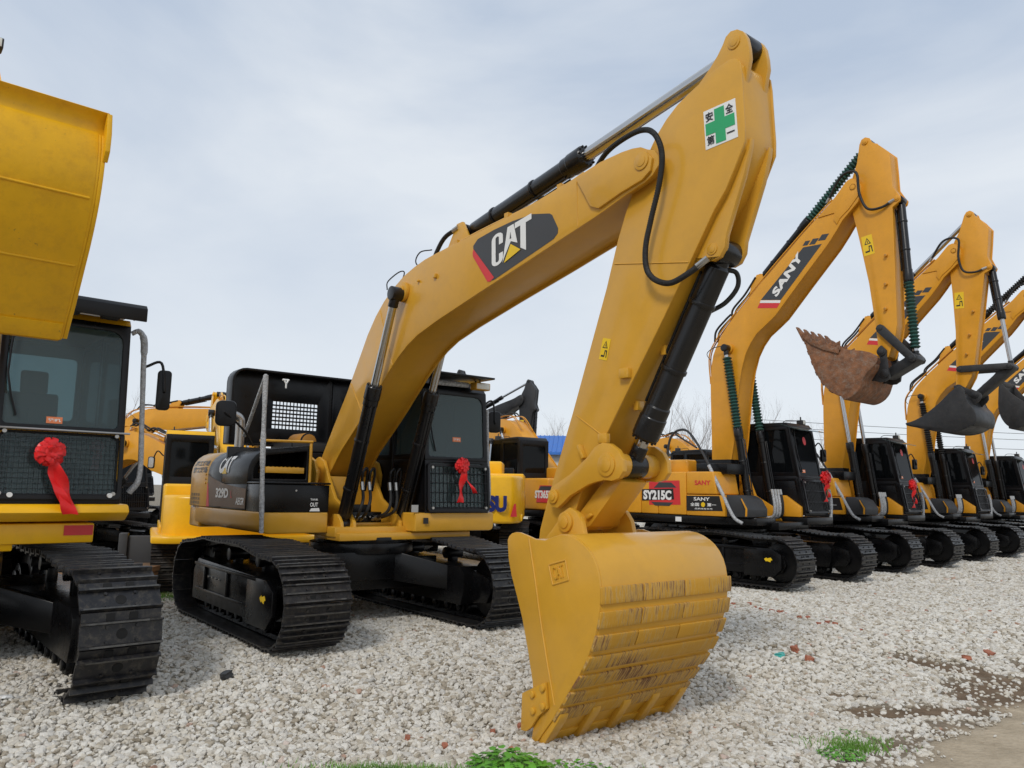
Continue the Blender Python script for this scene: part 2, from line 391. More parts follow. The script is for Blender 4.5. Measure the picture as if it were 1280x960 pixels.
def undercarriage(root, xf, xr, r, gauge, shoe, hump=.07, detail=True, style='small', ring_z=1.0, cx=None, decal=False, frame_mat=None, hw=.2, yoff=0):
    """xf/xr: x of idler/sprocket axles; r: outer radius of the belt"""
    fm = frame_mat or BK; zc = r+.02; L_ = xf-xr; cx = (xf+xr)/2 if cx is None else cx
    for s in (-1, 1):
        y = s*gauge/2
        me = belt_mesh(xf, xr, r, zc, shoe, hump, .19 if style != 'big' else .262, style, detail)
        b = link('track_belt', me, root); b.location = (0, y+yoff, 0)
        key = ('tf', xf, xr, r, s, fm.name, detail, hw)
        if key not in MC:
            m = M()
            # side beam: boxed, sloping top, rounded ends
            side = [(xr+r*.75, .25), (xf-r*.62, .25), (xf-r*.50, .42), (xf-r*.50, .62), (xf-r*.72, .70), (xr+r*1.1, .74), (xr+r*.75, .60)]
            m.xz(side, -hw, hw, fm)
            out = s*(hw+.012)
            m.box(xr+r*1.0, xf-r*.8, min(s*hw, out), max(s*hw, out), .36, .40, fm)
            m.box(xr+r*1.0, xf-r*.8, min(s*hw, out+s*.02), max(s*hw, out+s*.02), .665, .70, fm)
            for yy in (-1, 1):   # idler yokes
                m.xz([(xf-r*.62, .26), (xf+.05, .30), (xf+.12, .42), (xf+.08, .58), (xf-r*.5, .66)], yy*.14-.025, yy*.14+.025, fm)
            yy = s*(hw+.03)      # front side cover plate
            m.xz([(xf-.62, .22), (xf-.05, .22), (xf+.10, .36), (xf+.10, .60), (xf-.08, .70), (xf-.62, .70)], min(yy, s*(hw-.02)), max(yy, s*(hw-.02)), fm)
            for q in range(3):
                xx = xr+r+.35+q*.8
                if xx < xf-.8: m.box(xx, xx+.05, min(s*hw, yy), max(s*hw, yy), .40, .665, fm)
            for q in range(2):   # carrier rollers
                xx = xr+L_*(.35+.33*q); m.cyl((xx, -.12, zc+r-.17+hump*.5), (xx, .12, zc+r-.17+hump*.5), .075, fm, seg=16); m.box(xx-.05, xx+.05, -.05, .05, .7, zc+r-.15, fm)
            MC[key] = m.mesh('track_frame', .008)
        tf = link('track_frame', MC[key], root); tf.location = (0, y+yoff, 0)
        sp = link('sprocket', wheel_mesh(r-.07, .16, 21), tf); sp.location = (xr, 0, zc)
        idl = link('idler', wheel_mesh(r-.085, .18, 0), tf); idl.location = (xf, 0, zc)
        if detail and s == -1:
            if 'bolt' not in MC: MC['bolt'] = M().cyl((0,0,0), (0,-.014,0), .014, ST, seg=6).mesh('bolt')
            for q in range(4): bo_ = link('bolt', MC['bolt'], tf); bo_.location = (xr+r+.5+q*.13, -hw, .56)
        n = 8
        for k in range(n):
            ro = link('track_roller', roller_mesh(.16), tf); ro.location = (xr+r+.05+(L_-2*r-.1)*k/(n-1), 0, .19)
        if decal and s == -1:
            sticker('arrow_sticker', [(0,0),(.05,.03),(.05,.012),(.13,.03),(.16,-.01),(.13,-.02),(.12,-.05),(.05,-.03),(.04,-.045)], (xf-.22, -(hw+.032), .52), (1,0,0), (0,0,1), YLP, tf, .003)
    g2 = gauge/2-.18; m = M()
    # centre casting with legs to the side beams
    m.xy([(cx-.55,-.55),(cx+.55,-.55),(cx+.55,.55),(cx-.55,.55)], .52, .86, fm)
    for sx in (-1, 1):
        for sy in (-1, 1):
            m.add([(cx+sx*.25, sy*.4, .50), (cx+sx*.55, sy*.4, .50), (cx+sx*.55, sy*.4, .86), (cx+sx*.25, sy*.4, .86),
                   (cx+sx*.55, sy*g2, .38), (cx+sx*1.05, sy*g2, .38), (cx+sx*1.05, sy*g2, .66), (cx+sx*.55, sy*g2, .66)],
                  [[0,1,2,3],[4,5,6,7],[0,1,5,4],[1,2,6,5],[2,3,7,6],[3,0,4,7]], fm)
    m.box(cx-.5, cx+.5, -g2, g2, .40, .78, fm)
    m.build('chassis', root, .012).location = (0, yoff, 0)
    m = M(); m.cyl((cx,0,.84), (cx,0,ring_z-.09), .66, fm, seg=40)
    m.cyl((cx,0,ring_z-.10), (cx,0,ring_z-.015), .60, BK, seg=40)
    for k in range(36):
        a = 6.28318*k/36; m.cyl((cx+.63*math.cos(a), .63*math.sin(a), .85), (cx+.63*math.cos(a), .63*math.sin(a), .905), .018, BK, seg=6)
    m.build('slewing_ring', root, .006)

# ------------------------------------------------------------------ cylinders, hoses
def ram(root, name, p0, p1, rb, rr, split, body=None, boot=None, w=.10, cap=.05, lift=None):
    """barrel starts at p0, rod ends at p1; split = barrel share of the length"""
    body = body or CYB; p0, p1 = Vector(p0), Vector(p1); D = (p1-p0); Ln = D.length; d = D/Ln; e = Ln*split
    m = M(); m.cyl(p0+Vector((0,-w,0)), p0+Vector((0,w,0)), rb*1.05, body, seg=22)
    m.prof(p0, p1, [(rb*.3, rb*.75), (rb*1.1, rb*.8), (rb*1.3, rb), (e-rb*3.2, rb), (e-rb*3.1, rb*1.12), (e-rb*2.2, rb*1.12), (e-rb*2.1, rb*1.2), (e-rb*.25, rb*1.2), (e, rb*1.0)], body, 26)
    side = d.cross(Vector((0,1,0))).normalized()
    for s in (-1, 1):
        q0 = p0+d*(rb*2)+side*(rb+.02)*(-1)+Vector((0, s*.03, 0)); m.tube([q0, p0+d*(e-rb*3)+side*(rb+.02)*(-1)+Vector((0, s*.03, 0))], .013, body, 6, 0)
    for t in (.25, .6): m.cyl(p0+d*(e*t), p0+d*(e*t+.035), rb*1.13, body, seg=22)
    for k in range(12):
        a = 6.28318*k/12; u = side*math.cos(a)+Vector((0,1,0))*math.sin(a); m.cyl(p0+d*(e-rb*.4)+u*rb*1.02, p0+d*(e+.012)+u*rb*1.02, .012, body, seg=6)
    b = m.build(name, root, .004, 30)
    m = M(); m.cyl(p0+d*(e*.9), p1-d*rb*.8, rr, CH, seg=20); rod = m.build('piston_rod', b, 0, 30)
    m = M(); m.cyl(p1+Vector((0,-w,0)), p1+Vector((0,w,0)), rb*1.02, body, seg=22); m.cyl(p1-d*rb*2.0, p1-d*rb*.5, rr*1.25, body, rb*.7, seg=20); m.build('rod_eye', b, .004)
    if boot is not None:
        m = M(); e2 = Ln-rb*2.6; n = max(8, int((e2-e)/.062)); pr = []
        for k in range(n):
            t0 = e+(e2-e)*k/n; dt = (e2-e)/n; pr += [(t0, rb*.78), (t0+dt*.5, rb*1.28)]
        pr.append((e2, rb*.7)); m.prof(p0, p1, pr, boot, 20); m.build('rubber_boot', b, 0, 50)
    return b
def hose(root, pts, r=.022, mat=None, ends=True, name='hose', spiral=False):
    m = M(); m.tube(pts, r, mat or RB, 9, 8)
    if spiral:
        P = spline(pts, 30)
        for i in range(0, len(P)-1, 2): m.cyl(P[i], P[i]+(P[i+1]-P[i]).normalized()*.008, r*1.13, mat or RB, seg=9)
    if ends:
        P = [Vector(p) for p in pts]
        for a, b in ((P[0], P[1]), (P[-1], P[-2])): d = (b-a).normalized(); m.cyl(a-d*.01, a+d*.09, r*1.25, ST, seg=8)
    return m.build(name, root, 0, 40)
def pin(m, x, z, y, r, mat, s=-1, t=.02):
    m.cyl((x, y, z), (x, y+s*t, z), r, mat, seg=22); m.cyl((x, y+s*t, z), (x, y+s*t*1.5, z), r*.62, mat, seg=18)

# ------------------------------------------------------------------ bow
def petal_bow(loc, rz, label, scale=1.0, tails=None, drop=.62):
    root = empty('ribbon_bow', loc, rz, label, 'bow', 'red ribbon bows hung on the machines')
    m = M(); r_ = random.Random(hash(label) % 1000)
    r_ = random.Random(len(label)*7+int(loc[0]*10))
    for ringi, (n, tilt, ln) in enumerate(((17, 4, .15), (17, 20, .15), (15, 38, .14), (12, 56, .125), (8, 76, .105))):
        for k in range(n):
            a = 6.28318*(k+.5*ringi)/n+r_.uniform(-.16, .16); ti = R(tilt+r_.uniform(-12, 12)); l = ln*scale*r_.uniform(.9, 1.08); w = .048*scale
            d = Vector((math.sin(ti), math.cos(ti)*math.cos(a), math.cos(ti)*math.sin(a)))
            s = d.cross(Vector((1, .1, 0))).normalized(); nrm = d.cross(s).normalized()
            pts = []
            for j in range(9):
                q = j/8; rr = math.sin(q*math.pi); c = d*(l*(1-math.cos(q*6.28318))/2)+nrm*(.045*scale*math.sin(q*6.28318))
                pts.append((c, w*(.35+.65*rr)))
            vs = [];
            for c, ww in pts: vs += [c-s*ww*.5, c+nrm*.004, c+s*ww*.5]
            m.add(vs, [[3*j, 3*j+1, 3*j+4, 3*j+3] for j in range(8)]+[[3*j+1, 3*j+2, 3*j+5, 3*j+4] for j in range(8)], RED)
    m.build('rosette', root, 0, 60)
    for k, (dy, ln, w) in enumerate(tails or ((-.02, .55, .10), (.07, .42, .085))):
        m = M(); vs = []; n = 18
        for j in range(n+1):
            q = j/n; z = -.05*scale-ln*scale*q; y = dy*scale*q*2.2+.02*scale*math.sin(q*5+k*2); x = .03*scale+.025*scale*math.sin(q*9+k); tw = .5+.5*math.cos(q*4+k*1.6)
            ww = w*scale*(.55+.45*min(1, q*3)); cx_, sx_ = math.cos(.6*math.sin(q*7+k)), math.sin(.6*math.sin(q*7+k))
            zz = z-(.05*scale if j == n else 0)
            vs += [(x-sx_*ww*.5, y-cx_*ww*.5, z), (x+.012*scale, y, zz+(.06*scale if j == n else 0)), (x+sx_*ww*.5, y+cx_*ww*.5, z)]
        m.add(vs, [[3*j, 3*j+1, 3*j+4, 3*j+3] for j in range(n)]+[[3*j+1, 3*j+2, 3*j+5, 3*j+4] for j in range(n)], RED)
        m.build('ribbon_tail', root, 0, 60)
    return root

# ------------------------------------------------------------------ cab
X_, Y_, Z_ = Vector((1,0,0)), Vector((0,1,0)), Vector((0,0,1))
def cab(root, X0, Xb, Xt, Y0, Y1, Z0, Z1, split, mat=None, glassm=None, guard=None, visor=None, seat=True, rail_side=-1, belt=None, Xm=None, roofm=None, lights=(), sticker_at=None, lower=.42):
    mat = mat or BKC; glassm = glassm or GL; th = .055; W = Y1-Y0
    xb = X0+(Xb-X0)*.50; H = Z1-Z0
    fr = lambda z: Xb+(Xt-Xb)*max(0, min(1, (z-Z0)/H))          # front edge x at height z
    m = M(); glasses = []
    zl = Z0+H*lower; 
    for s, y in ((-1, Y0), (1, Y1)):
        a, b = (y, y+th) if s < 0 else (y-th, y)
        door = [(xb, Z0), (fr(Z0), Z0), (fr(Z1), Z1), (xb, Z1)]
        rear = [(X0, Z0), (xb, Z0), (xb, Z1), (X0+.06, Z1)]
        # lower door panel + upper window
        dl = [(xb, Z0), (fr(Z0), Z0), (fr(zl), zl), (xb, zl)]; du = [(xb, zl), (fr(zl), zl), (fr(Z1), Z1), (xb, Z1)]
        ru = [(X0+.02, zl), (xb, zl), (xb, Z1), (X0+.06, Z1)]
        m.xz([(X0, Z0), (xb, Z0), (xb, zl), (X0+.02, zl)], a, b, mat)
        m.ring(dl, inset(dl, .09), (0,0,0), X_, Z_, -b, -a, mat); m.xz(inset(dl, .085), a+.018, b-.018, mat)
        for q in (du, ru):
            i = inset(q, .075); m.ring(q, i, (0,0,0), X_, Z_, -b, -a, mat); glasses.append(('side_window', i, (a+b)/2))
        yy = y-.035 if s < 0 else y+.035
        m.tube([(xb+.1, yy, Z0+.25), (xb+.1, yy-.0, Z0+H*.75)], .011, BKC, 6, 0) if s == rail_side else None
    # front: lower + upper frames in the leaning plane
    V = Vector((Xt-Xb, 0, H)); Lf = V.length; V.normalize(); O = Vector((Xb, 0, Z0))
    zs = Lf*split
    def fpan(y0, y1, a, b, r): return rrect(y0, a, y1, b, r, 4)
    for k, (a, b, bd, r0, r1) in enumerate(((0, zs, .06, .04, .06), (zs, Lf, .062, .04, .12))):
        o = rrect(Y0, a, Y1, b, .012, 4); i = rrect(Y0+bd, a+(.05 if k else .06), Y1-bd, b-(.07 if k else .03), [.04, r1, r1, .04], 4)
        m.ring(o, i, O, Y_, V, -.03, .03, mat)
    # roof, rear wall ring, floor
    m.xz([(X0+.02, Z1-.005), (Xt+.02, Z1-.005), (Xt-.04, Z1+.07), (X0+.12, Z1+.085)], Y0-.005, Y1+.005, roofm or mat)
    m.box(X0, Xb+.02, Y0, Y1, Z0-.04, Z0+.03, mat)
    ro = rrect(Y0, Z0, Y1, Z1, .02, 3); ri = rrect(Y0+.1, Z0+H*.5, Y1-.1, Z1-.15, .05, 3); m.ring(ro, ri, (X0, 0, 0), Y_, Z_, 0, .05, mat)
    c = m.build('cab', root, .008)
    for nm, pl, y in glasses: M().xz(pl, y-.006, y+.006, glassm).build(nm, c)
    M().ext(rrect(Y0+.055, zs+.045, Y1-.055, Lf-.065, [.04,.12,.12,.04], 4), O, Y_, V, .004, .016, glassm).build('windscreen', c)
    M().ext(rrect(Y0+.055, .055, Y1-.055, zs-.025, .05, 4), O, Y_, V, .004, .016, glassm).build('lower_window', c)
    M().box(X0+.02, X0+.03, Y0+.095, Y1-.095, Z0+H*.5, Z1-.145, glassm).build('rear_window', c)
    if seat:
        yc = (Y0+Y1)/2; xs = X0+.45; m = M()
        m.box(xs-.25, xs+.27, yc-.25, yc+.25, Z0+.45, Z0+.58, SEAT); m.xz([(xs-.25, Z0+.55), (xs-.12, Z0+.55), (xs-.22, Z0+1.12), (xs-.34, Z0+1.12)], yc-.24, yc+.24, SEAT)
        m.xz([(xs-.26, Z0+1.10), (xs-.20, Z0+1.12), (xs-.24, Z0+1.36), (xs-.33, Z0+1.36)], yc-.13, yc+.13, SEAT)
        m.box(xs-.2, xs+.2, yc-.2, yc+.2, Z0, Z0+.45, DG)
        m.build('seat', c, .035, seg=3)
        m = M()
        for s in (-1, 1):
            m.box(xs-.1, xs+.32, yc+s*.33-.06, yc+s*.33+.06, Z0+.35, Z0+.70, DG); m.tube([(xs+.25, yc+s*.33, Z0+.7), (xs+.27, yc+s*.33, Z0+.86)], .02, RB, 6, 0); m.cyl((xs+.27, yc+s*.33, Z0+.84), (xs+.28, yc+s*.33, Z0+.93), .028, RB)
        m.box(Xb-.28, Xb-.18, Y0+.1, Y0+.28, Z0+.55, Z0+.85, DG)
        m.build('control_console', c, .02)
    m = M(); m.tube([O+V*(Lf*.96)+Y_*(Y0+.10)+X_*.05, O+V*(zs+.5)+Y_*(Y0+.07)+X_*.05, O+V*(zs+.12)+Y_*(Y0+.16)+X_*.035], .010, BKC, 6, 2); m.build('wiper', c)
    if guard:
        m = M(); g0, g1, nv, nh, gm, r = guard; a, b = g0, g1; Og = O+X_*.06; y0, y1 = Y0+.01, Y1-.01
        m.ring(rrect(y0, a, y1, b, .05, 4), rrect(y0+.035, a+.035, y1-.035, b-.035, .04, 4), Og, Y_, V, 0, .022, gm)
        for k in range(1, nv): yy = y0+(y1-y0)*k/nv; m.tube([Og+Y_*yy+V*(a+.02)+X_*.01, Og+Y_*yy+V*(b-.02)+X_*.01], r, gm, 5, 0)
        for k in range(1, nh): zz = a+(b-a)*k/nh; m.tube([Og+Y_*(y0+.02)+V*zz+X_*.014, Og+Y_*(y1-.02)+V*zz+X_*.014], r, gm, 5, 0)
        for yy in (y0+.07, y1-.07):
            for zz in (a+.05, b-.05): m.cyl(Og+Y_*yy+V*zz, Og+Y_*yy+V*zz+X_*.035, .018, ST, seg=10)
        m.build('window_guard', c, 0, 40)
    if sticker_at:
        yy, zz = sticker_at; k = sticker('windscreen_sticker', [(0,0),(.13,0),(.13,.06),(0,.06)], O+V*zz+Y_*yy, Y_, V, ORP, c, .020)
        lettering('lettering', '挖机', O+V*(zz+.015)+Y_*(yy+.012), Y_, V, .105, .03, WH, k, lift=.022)
    for (x, y, z, sz) in lights: lamp(c, x, y, z, sz)
    return c
def lamp(par, x, y, z, w=.2, mat=None):
    m = M(); m.xz(rrect(x-.09, z-.05, x+.05, z+.05, .02, 3), y-w/2, y+w/2, mat or DG); m.cyl((x-.03,y,z+.03), (x-.03,y,z+.12), .015, BKC, seg=8)
    l = m.build('work_light', par, .006)
    M().box(x+.049, x+.056, y-w/2+.015, y+w/2-.015, z-.038, z+.038, LENS).build('lens', l, .003)
    return l
def mirror(par, base, mid, cen, w, h, face=(1,0,0), arm=True):
    f = Vector(face).normalized(); u = Vector((0,0,1)).cross(f).normalized(); v = f.cross(u)
    m = M(); c = Vector(cen); m.ext(rrect(-w/2, -h/2, w/2, h/2, min(w,h)*.28, 4), c, u, v, -.035, .03, BKC)
    o = m.build('mirror', par, .015)
    M().ext(rrect(-w/2+.02, -h/2+.02, w/2-.02, h/2-.02, min(w,h)*.25, 4), c-f*.037, u, v, -.002, .002, CH).build('mirror_glass', o)
    M().tube([base, mid, c+f*.05, c+f*.01], .014, BKC, 8, 6).build('mirror_arm', o)
    return o

# ------------------------------------------------------------------ booms, sticks, buckets
def side_box(poly, w, mat, ins=.022, th=.016, bevel=.006):
    """welded box girder: core plates between two side plates that stand proud as flanges"""
    m = M(); m.xz(inset(poly, ins), -(w-th*.5), w-th*.5, mat)
    for s in (-1, 1): m.xz(poly, min(s*w, s*(w-th)), max(s*w, s*(w-th)), mat)
    return m
BKT = [(4.681,1.233),(4.705,1.27),(4.74,1.292),(4.79,1.303),(4.85,1.303),(4.942,1.285),(5.043,1.262),(5.157,1.260),(5.267,1.295),(5.33,1.312),(5.39,1.315),(5.47,1.308),(5.539,1.286),(5.60,1.256),(5.654,1.218),(5.70,1.168),(5.738,1.105),(5.76,1.04),(5.772,.972),(5.774,.89),(5.767,.804),(5.750,.715),(5.727,.632),(5.685,.53),(5.633,.431),(5.555,.310),(5.465,.194),(5.37,.07),(5.276,-.056),(5.165,-.18),(5.08,-.286),(5.025,-.29),(5.05,-.16),(5.052,-.03),(5.033,.166),(4.97,.39),(4.891,.63),(4.815,.80),(4.744,.947),(4.70,1.08)]
BP = (4.619, 1.101)
def bucket(root, bpin, rot, sc, hw, mat, kind='wear', linkpin=(4.935,1.387), earw=.27, label=None, dep=1):
    ca, sa = math.cos(rot), math.sin(rot)
    def sq(p):
        if kind == 'wear' or dep == 1 or p[0] < 4.7 or p[0] > 6: return p
        xl = 4.70+(1.23-p[1])*.225; return (xl+(p[0]-xl)*dep, p[1]) if p[0] > xl and p[1] < 1.15 else p
    T0 = lambda p: (bpin[0]+sc*((p[0]-BP[0])*ca-(p[1]-BP[1])*sa), bpin[1]+sc*((p[0]-BP[0])*sa+(p[1]-BP[1])*ca))
    T = lambda p: T0(sq(p))
    TT = lambda L_: [T(p) for p in L_]
    m = M()
    for s in (-1, 1): m.xz(TT(BKT), min(s*hw, s*(hw-.025)), max(s*hw, s*(hw-.025)), mat)
    sh = [(4.86,1.20),(4.95,1.235),(5.05,1.232),(5.157,1.232)]+inset(BKT, .018)[8:31]
    m.shell(TT(sh), -(hw-.02), hw-.02, .022*sc, mat)
    # front lip edge
    m.xz(TT([(5.02,-.30),(5.09,-.30),(5.18,-.19),(5.14,-.17)]), -hw+.02, hw-.02, mat)
    b = m.build('bucket', root, .007)
    if label: b['label'] = label
    # ears
    ears = [(4.52,1.02),(4.60,1.00),(4.80,1.20),(5.20,1.235),(5.15,1.30),(5.12,1.40),(5.06,1.475),(4.97,1.51),(4.89,1.47),(4.80,1.36),(4.66,1.23),(4.55,1.16)]
    for s in (-1, 1):
        em = BBK if mat is RUST else mat
        m = M(); m.xz(TT(ears), min(s*earw, s*(earw+.05)), max(s*earw, s*(earw+.05)), em)
        p = T(linkpin); pin(m, p[0], p[1], s*(earw+.05), .085*sc, em, s, .025)
        p = T(BP); pin(m, p[0], p[1], s*(earw+.05), .085*sc, em, s, .025)
        m.build('bucket_ear', b, .01)
    m = M(); p = T(linkpin); m.cyl((p[0], -earw, p[1]), (p[0], earw, p[1]), .058*sc, mat); p = T(BP); m.cyl((p[0], -earw, p[1]), (p[0], earw, p[1]), .06*sc, mat); m.build('bucket_pin', b)
    arc = BKT[18:31]; P = [Vector(p) for p in arc]; d = [0]
    for i in range(len(P)-1): d.append(d[-1]+(P[i+1]-P[i]).length)
    def at(s):
        i = max(j for j in range(len(d)-1) if d[j] <= s+1e-9); t = (s-d[i])/(d[i+1]-d[i]); t_ = (P[i+1]-P[i]).normalized(); return P[i].lerp(P[i+1], min(1, t)), Vector((-t_.y, t_.x))
    if kind in ('wear',):
        n = 7; pitch = (d[-1]-.25)/n
        for k in range(n):
            s0 = pitch*k+.004; q = [s0+pitch*f for f in (0, .25, .5, .70)]
            A_ = []; B_ = []
            for s_ in q: c, nn = at(s_); A_.append(T(c-nn*.002)); B_.append(T(c+nn*.022))
            for (y0, y1) in (((-hw+.0, -.31), (-.30, .17), (.18, hw+.02)) if k < 3 else ((-hw, hw+.015),)):
                mm = M(); mm.xzstrip(A_, B_, y0, y1, WEAR); mm.build('wear_strip', b, .005)
        w = M(); pts = [(4.964,1.268),(5.05,.95),(5.12,.66),(5.21,.34),(5.296,.05)]
        w.tube([(T(p)[0], -hw-.001, T(p)[1]) for p in pts], .008, mat, 6, 8); w.build('weld_bead', b)
        for s in (-1, 1):
            m = M(); cut = [(4.944,.07),(5.214,.204),(5.242,.018),(5.14,-.06),(5.06,-.16),(5.001,-.203),(4.935,-.208)]
            ya, yb = sorted((s*(hw+.002), s*(hw+.032))); m.xz(TT(cut), ya, yb, mat)
            for (px, pz) in ((5.20,.16),(5.205,.03),(5.08,.09),(5.09,-.03)): q = T((px,pz)); m.cyl((q[0], s*(hw+.03), q[1]), (q[0], s*(hw+.055), q[1]), .028, mat, seg=10)
            m.build('side_cutter', b, .006)
        q = [(5.213,1.077),(5.405,1.128),(5.443,.985),(5.262,.930)]
        m = M(); U = Vector((.95,0,.25)).normalized(); V = Vector((.12,0,-.99)).normalized()
        Q = TT(q); C_ = [(Vector((a,0,c))) for a, c in Q]; e = .012
        for i in range(4): m.tube([(C_[i].x, -hw-.002, C_[i].z), (C_[(i+1)%4].x, -hw-.002, C_[(i+1)%4].z)], .007, mat, 6, 0)
        m.build('logo_border', b)
        Uu, Vv = (C_[2]-C_[3]).normalized(), (C_[0]-C_[3]).normalized(); Oo = Vector((C_[3].x, -hw, C_[3].z))+Uu*.03+Vv*.03
        gv, gf, _a = glyphs('CAT', .0, 0, 1.0); k_ = len(gv); mm = M(); Nn = Uu.cross(Vv)
        from collections import Counter
        ec = Counter(); [ec.update([tuple(sorted((f[i], f[(i+1) % len(f)])))]) for f in gf for i in range(len(f))]
        top = [Oo+Uu*(a*.125)+Vv*(c*.10)+Nn*.011 for a, c in gv]; bot = [Oo+Uu*(a*.125)+Vv*(c*.10)-Nn*.002 for a, c in gv]
        mm.add(top+bot, [list(f) for f in gf]+[[e0, e1, e1+k_, e0+k_] for (e0, e1), n_ in ec.items() if n_ == 1], mat); link('raised_lettering', mm.mesh('raised_lettering', 0, 30), b)
    ys = [-hw+.06+(2*hw-.12)*k/4 for k in range(5)]
    for y in ys:
        if kind == 'clean': break
        m = M()
        if kind == 'wear':
            m.xz(TT([(5.03,-.36),(5.02,-.30),(5.20,-.13),(5.315,.0),(5.345,-.01),(5.33,-.05),(5.13,-.31)]), y-.045, y+.045, mat)
        else:
            m.xz(TT([(5.09,-.20),(5.15,-.15),(5.20,-.20),(5.03,-.50),(5.005,-.49),(5.04,-.34)]), y-.05, y+.05, mat)
        m.build('bucket_tooth', b, .008)
    if kind == 'plain':
        for s in (-1, 1):
            m = M(); q = [(5.03,-.26),(5.06,0),(5.0,.3),(4.93,.55),(5.03,.60),(5.12,.3),(5.16,0),(5.12,-.22)]
            ya, yb = sorted((s*(hw+.002), s*(hw+.03))); m.xz(TT(q), ya, yb, mat)
            for k in range(5):
                f = k/4; cx_, cz_ = 5.055-.12*f*f+.02*f, -.2+.72*f; m.xz(TT([(cx_, cz_-.06), (cx_-.10, cz_), (cx_, cz_+.07)]), ya, yb, mat)
            m.build('side_cutter', b, .005)
        m = M()
        for k in range(6):
            c, nn = at(d[-1]*(k+.3)/6.2); p = T(c-nn*.002); q = T(c+nn*.022)
            c2, n2 = at(d[-1]*(k+.3)/6.2+.09); p2 = T(c2-n2*.002); q2 = T(c2+n2*.022); m.xzstrip([p, p2], [q, q2], -hw+.02, hw-.02, mat)
        m.build('wear_strips', b, .004)
    return b, T

# ------------------------------------------------------------------ ground
def sstep(a, b, x): t = max(0, min(1, (x-a)/(b-a))); return t*t*(3-2*t)
def lerp(a, b, t): return a+(b-a)*t
def gz(x, y):
    s = y-.4*x
    z = lerp(-.17, .085, sstep(6.2, 9.0, s))
    z -= .33*sstep(11.2, 13.6, y)*(1-sstep(-4.4, -2.6, x))
    return z+.022*noise.noise((x*.55, y*.55, 3.1))*min(1, y/8)+.010*noise.noise((x*1.9, y*1.9, 7.1))
def lane_mud(x, y):
    """compacted lane at the lower right with a ragged edge, and muddy patches beside it"""
    n = noise.noise((x*.8, y*.8, 1.7))*.6+noise.noise((x*2.6, y*2.6, 4.2))*.4+noise.noise((x*7, y*7, 9))*.2
    e = (x-2.15)*.78-(y-5.5)
    lane = sstep(-.10, .22, e+n*.42)*(1-sstep(14, 20, x))
    def blob(cx, cy, rx, ry, k, rot):
        dx, dy = x-cx, y-cy; c, s = math.cos(rot), math.sin(rot); dx, dy = dx*c+dy*s, -dx*s+dy*c
        return k*(1-math.sqrt((dx/rx)**2+(dy/ry)**2)+n*1.1)
    b = max(blob(5.4, 8.1, 1.3, .85, 1.5, .3), blob(4.9, 8.95, .8, .32, 1.3, -.4), blob(4.05, 7.3, .95, .26, 1.3, .1), blob(3.0, 6.35, .42, .18, 1.0, .3), blob(6.9, 9.3, 1.6, .5, 1.1, .4), blob(3.7, 6.75, .7, .12, .8, .5), blob(3.35, 7.7, .45, .07, .7, -.3))
    mud = max(sstep(.05, .6, b), .55*sstep(-.55, -.1, e+n*.42)*(1-lane))
    return lane, mud

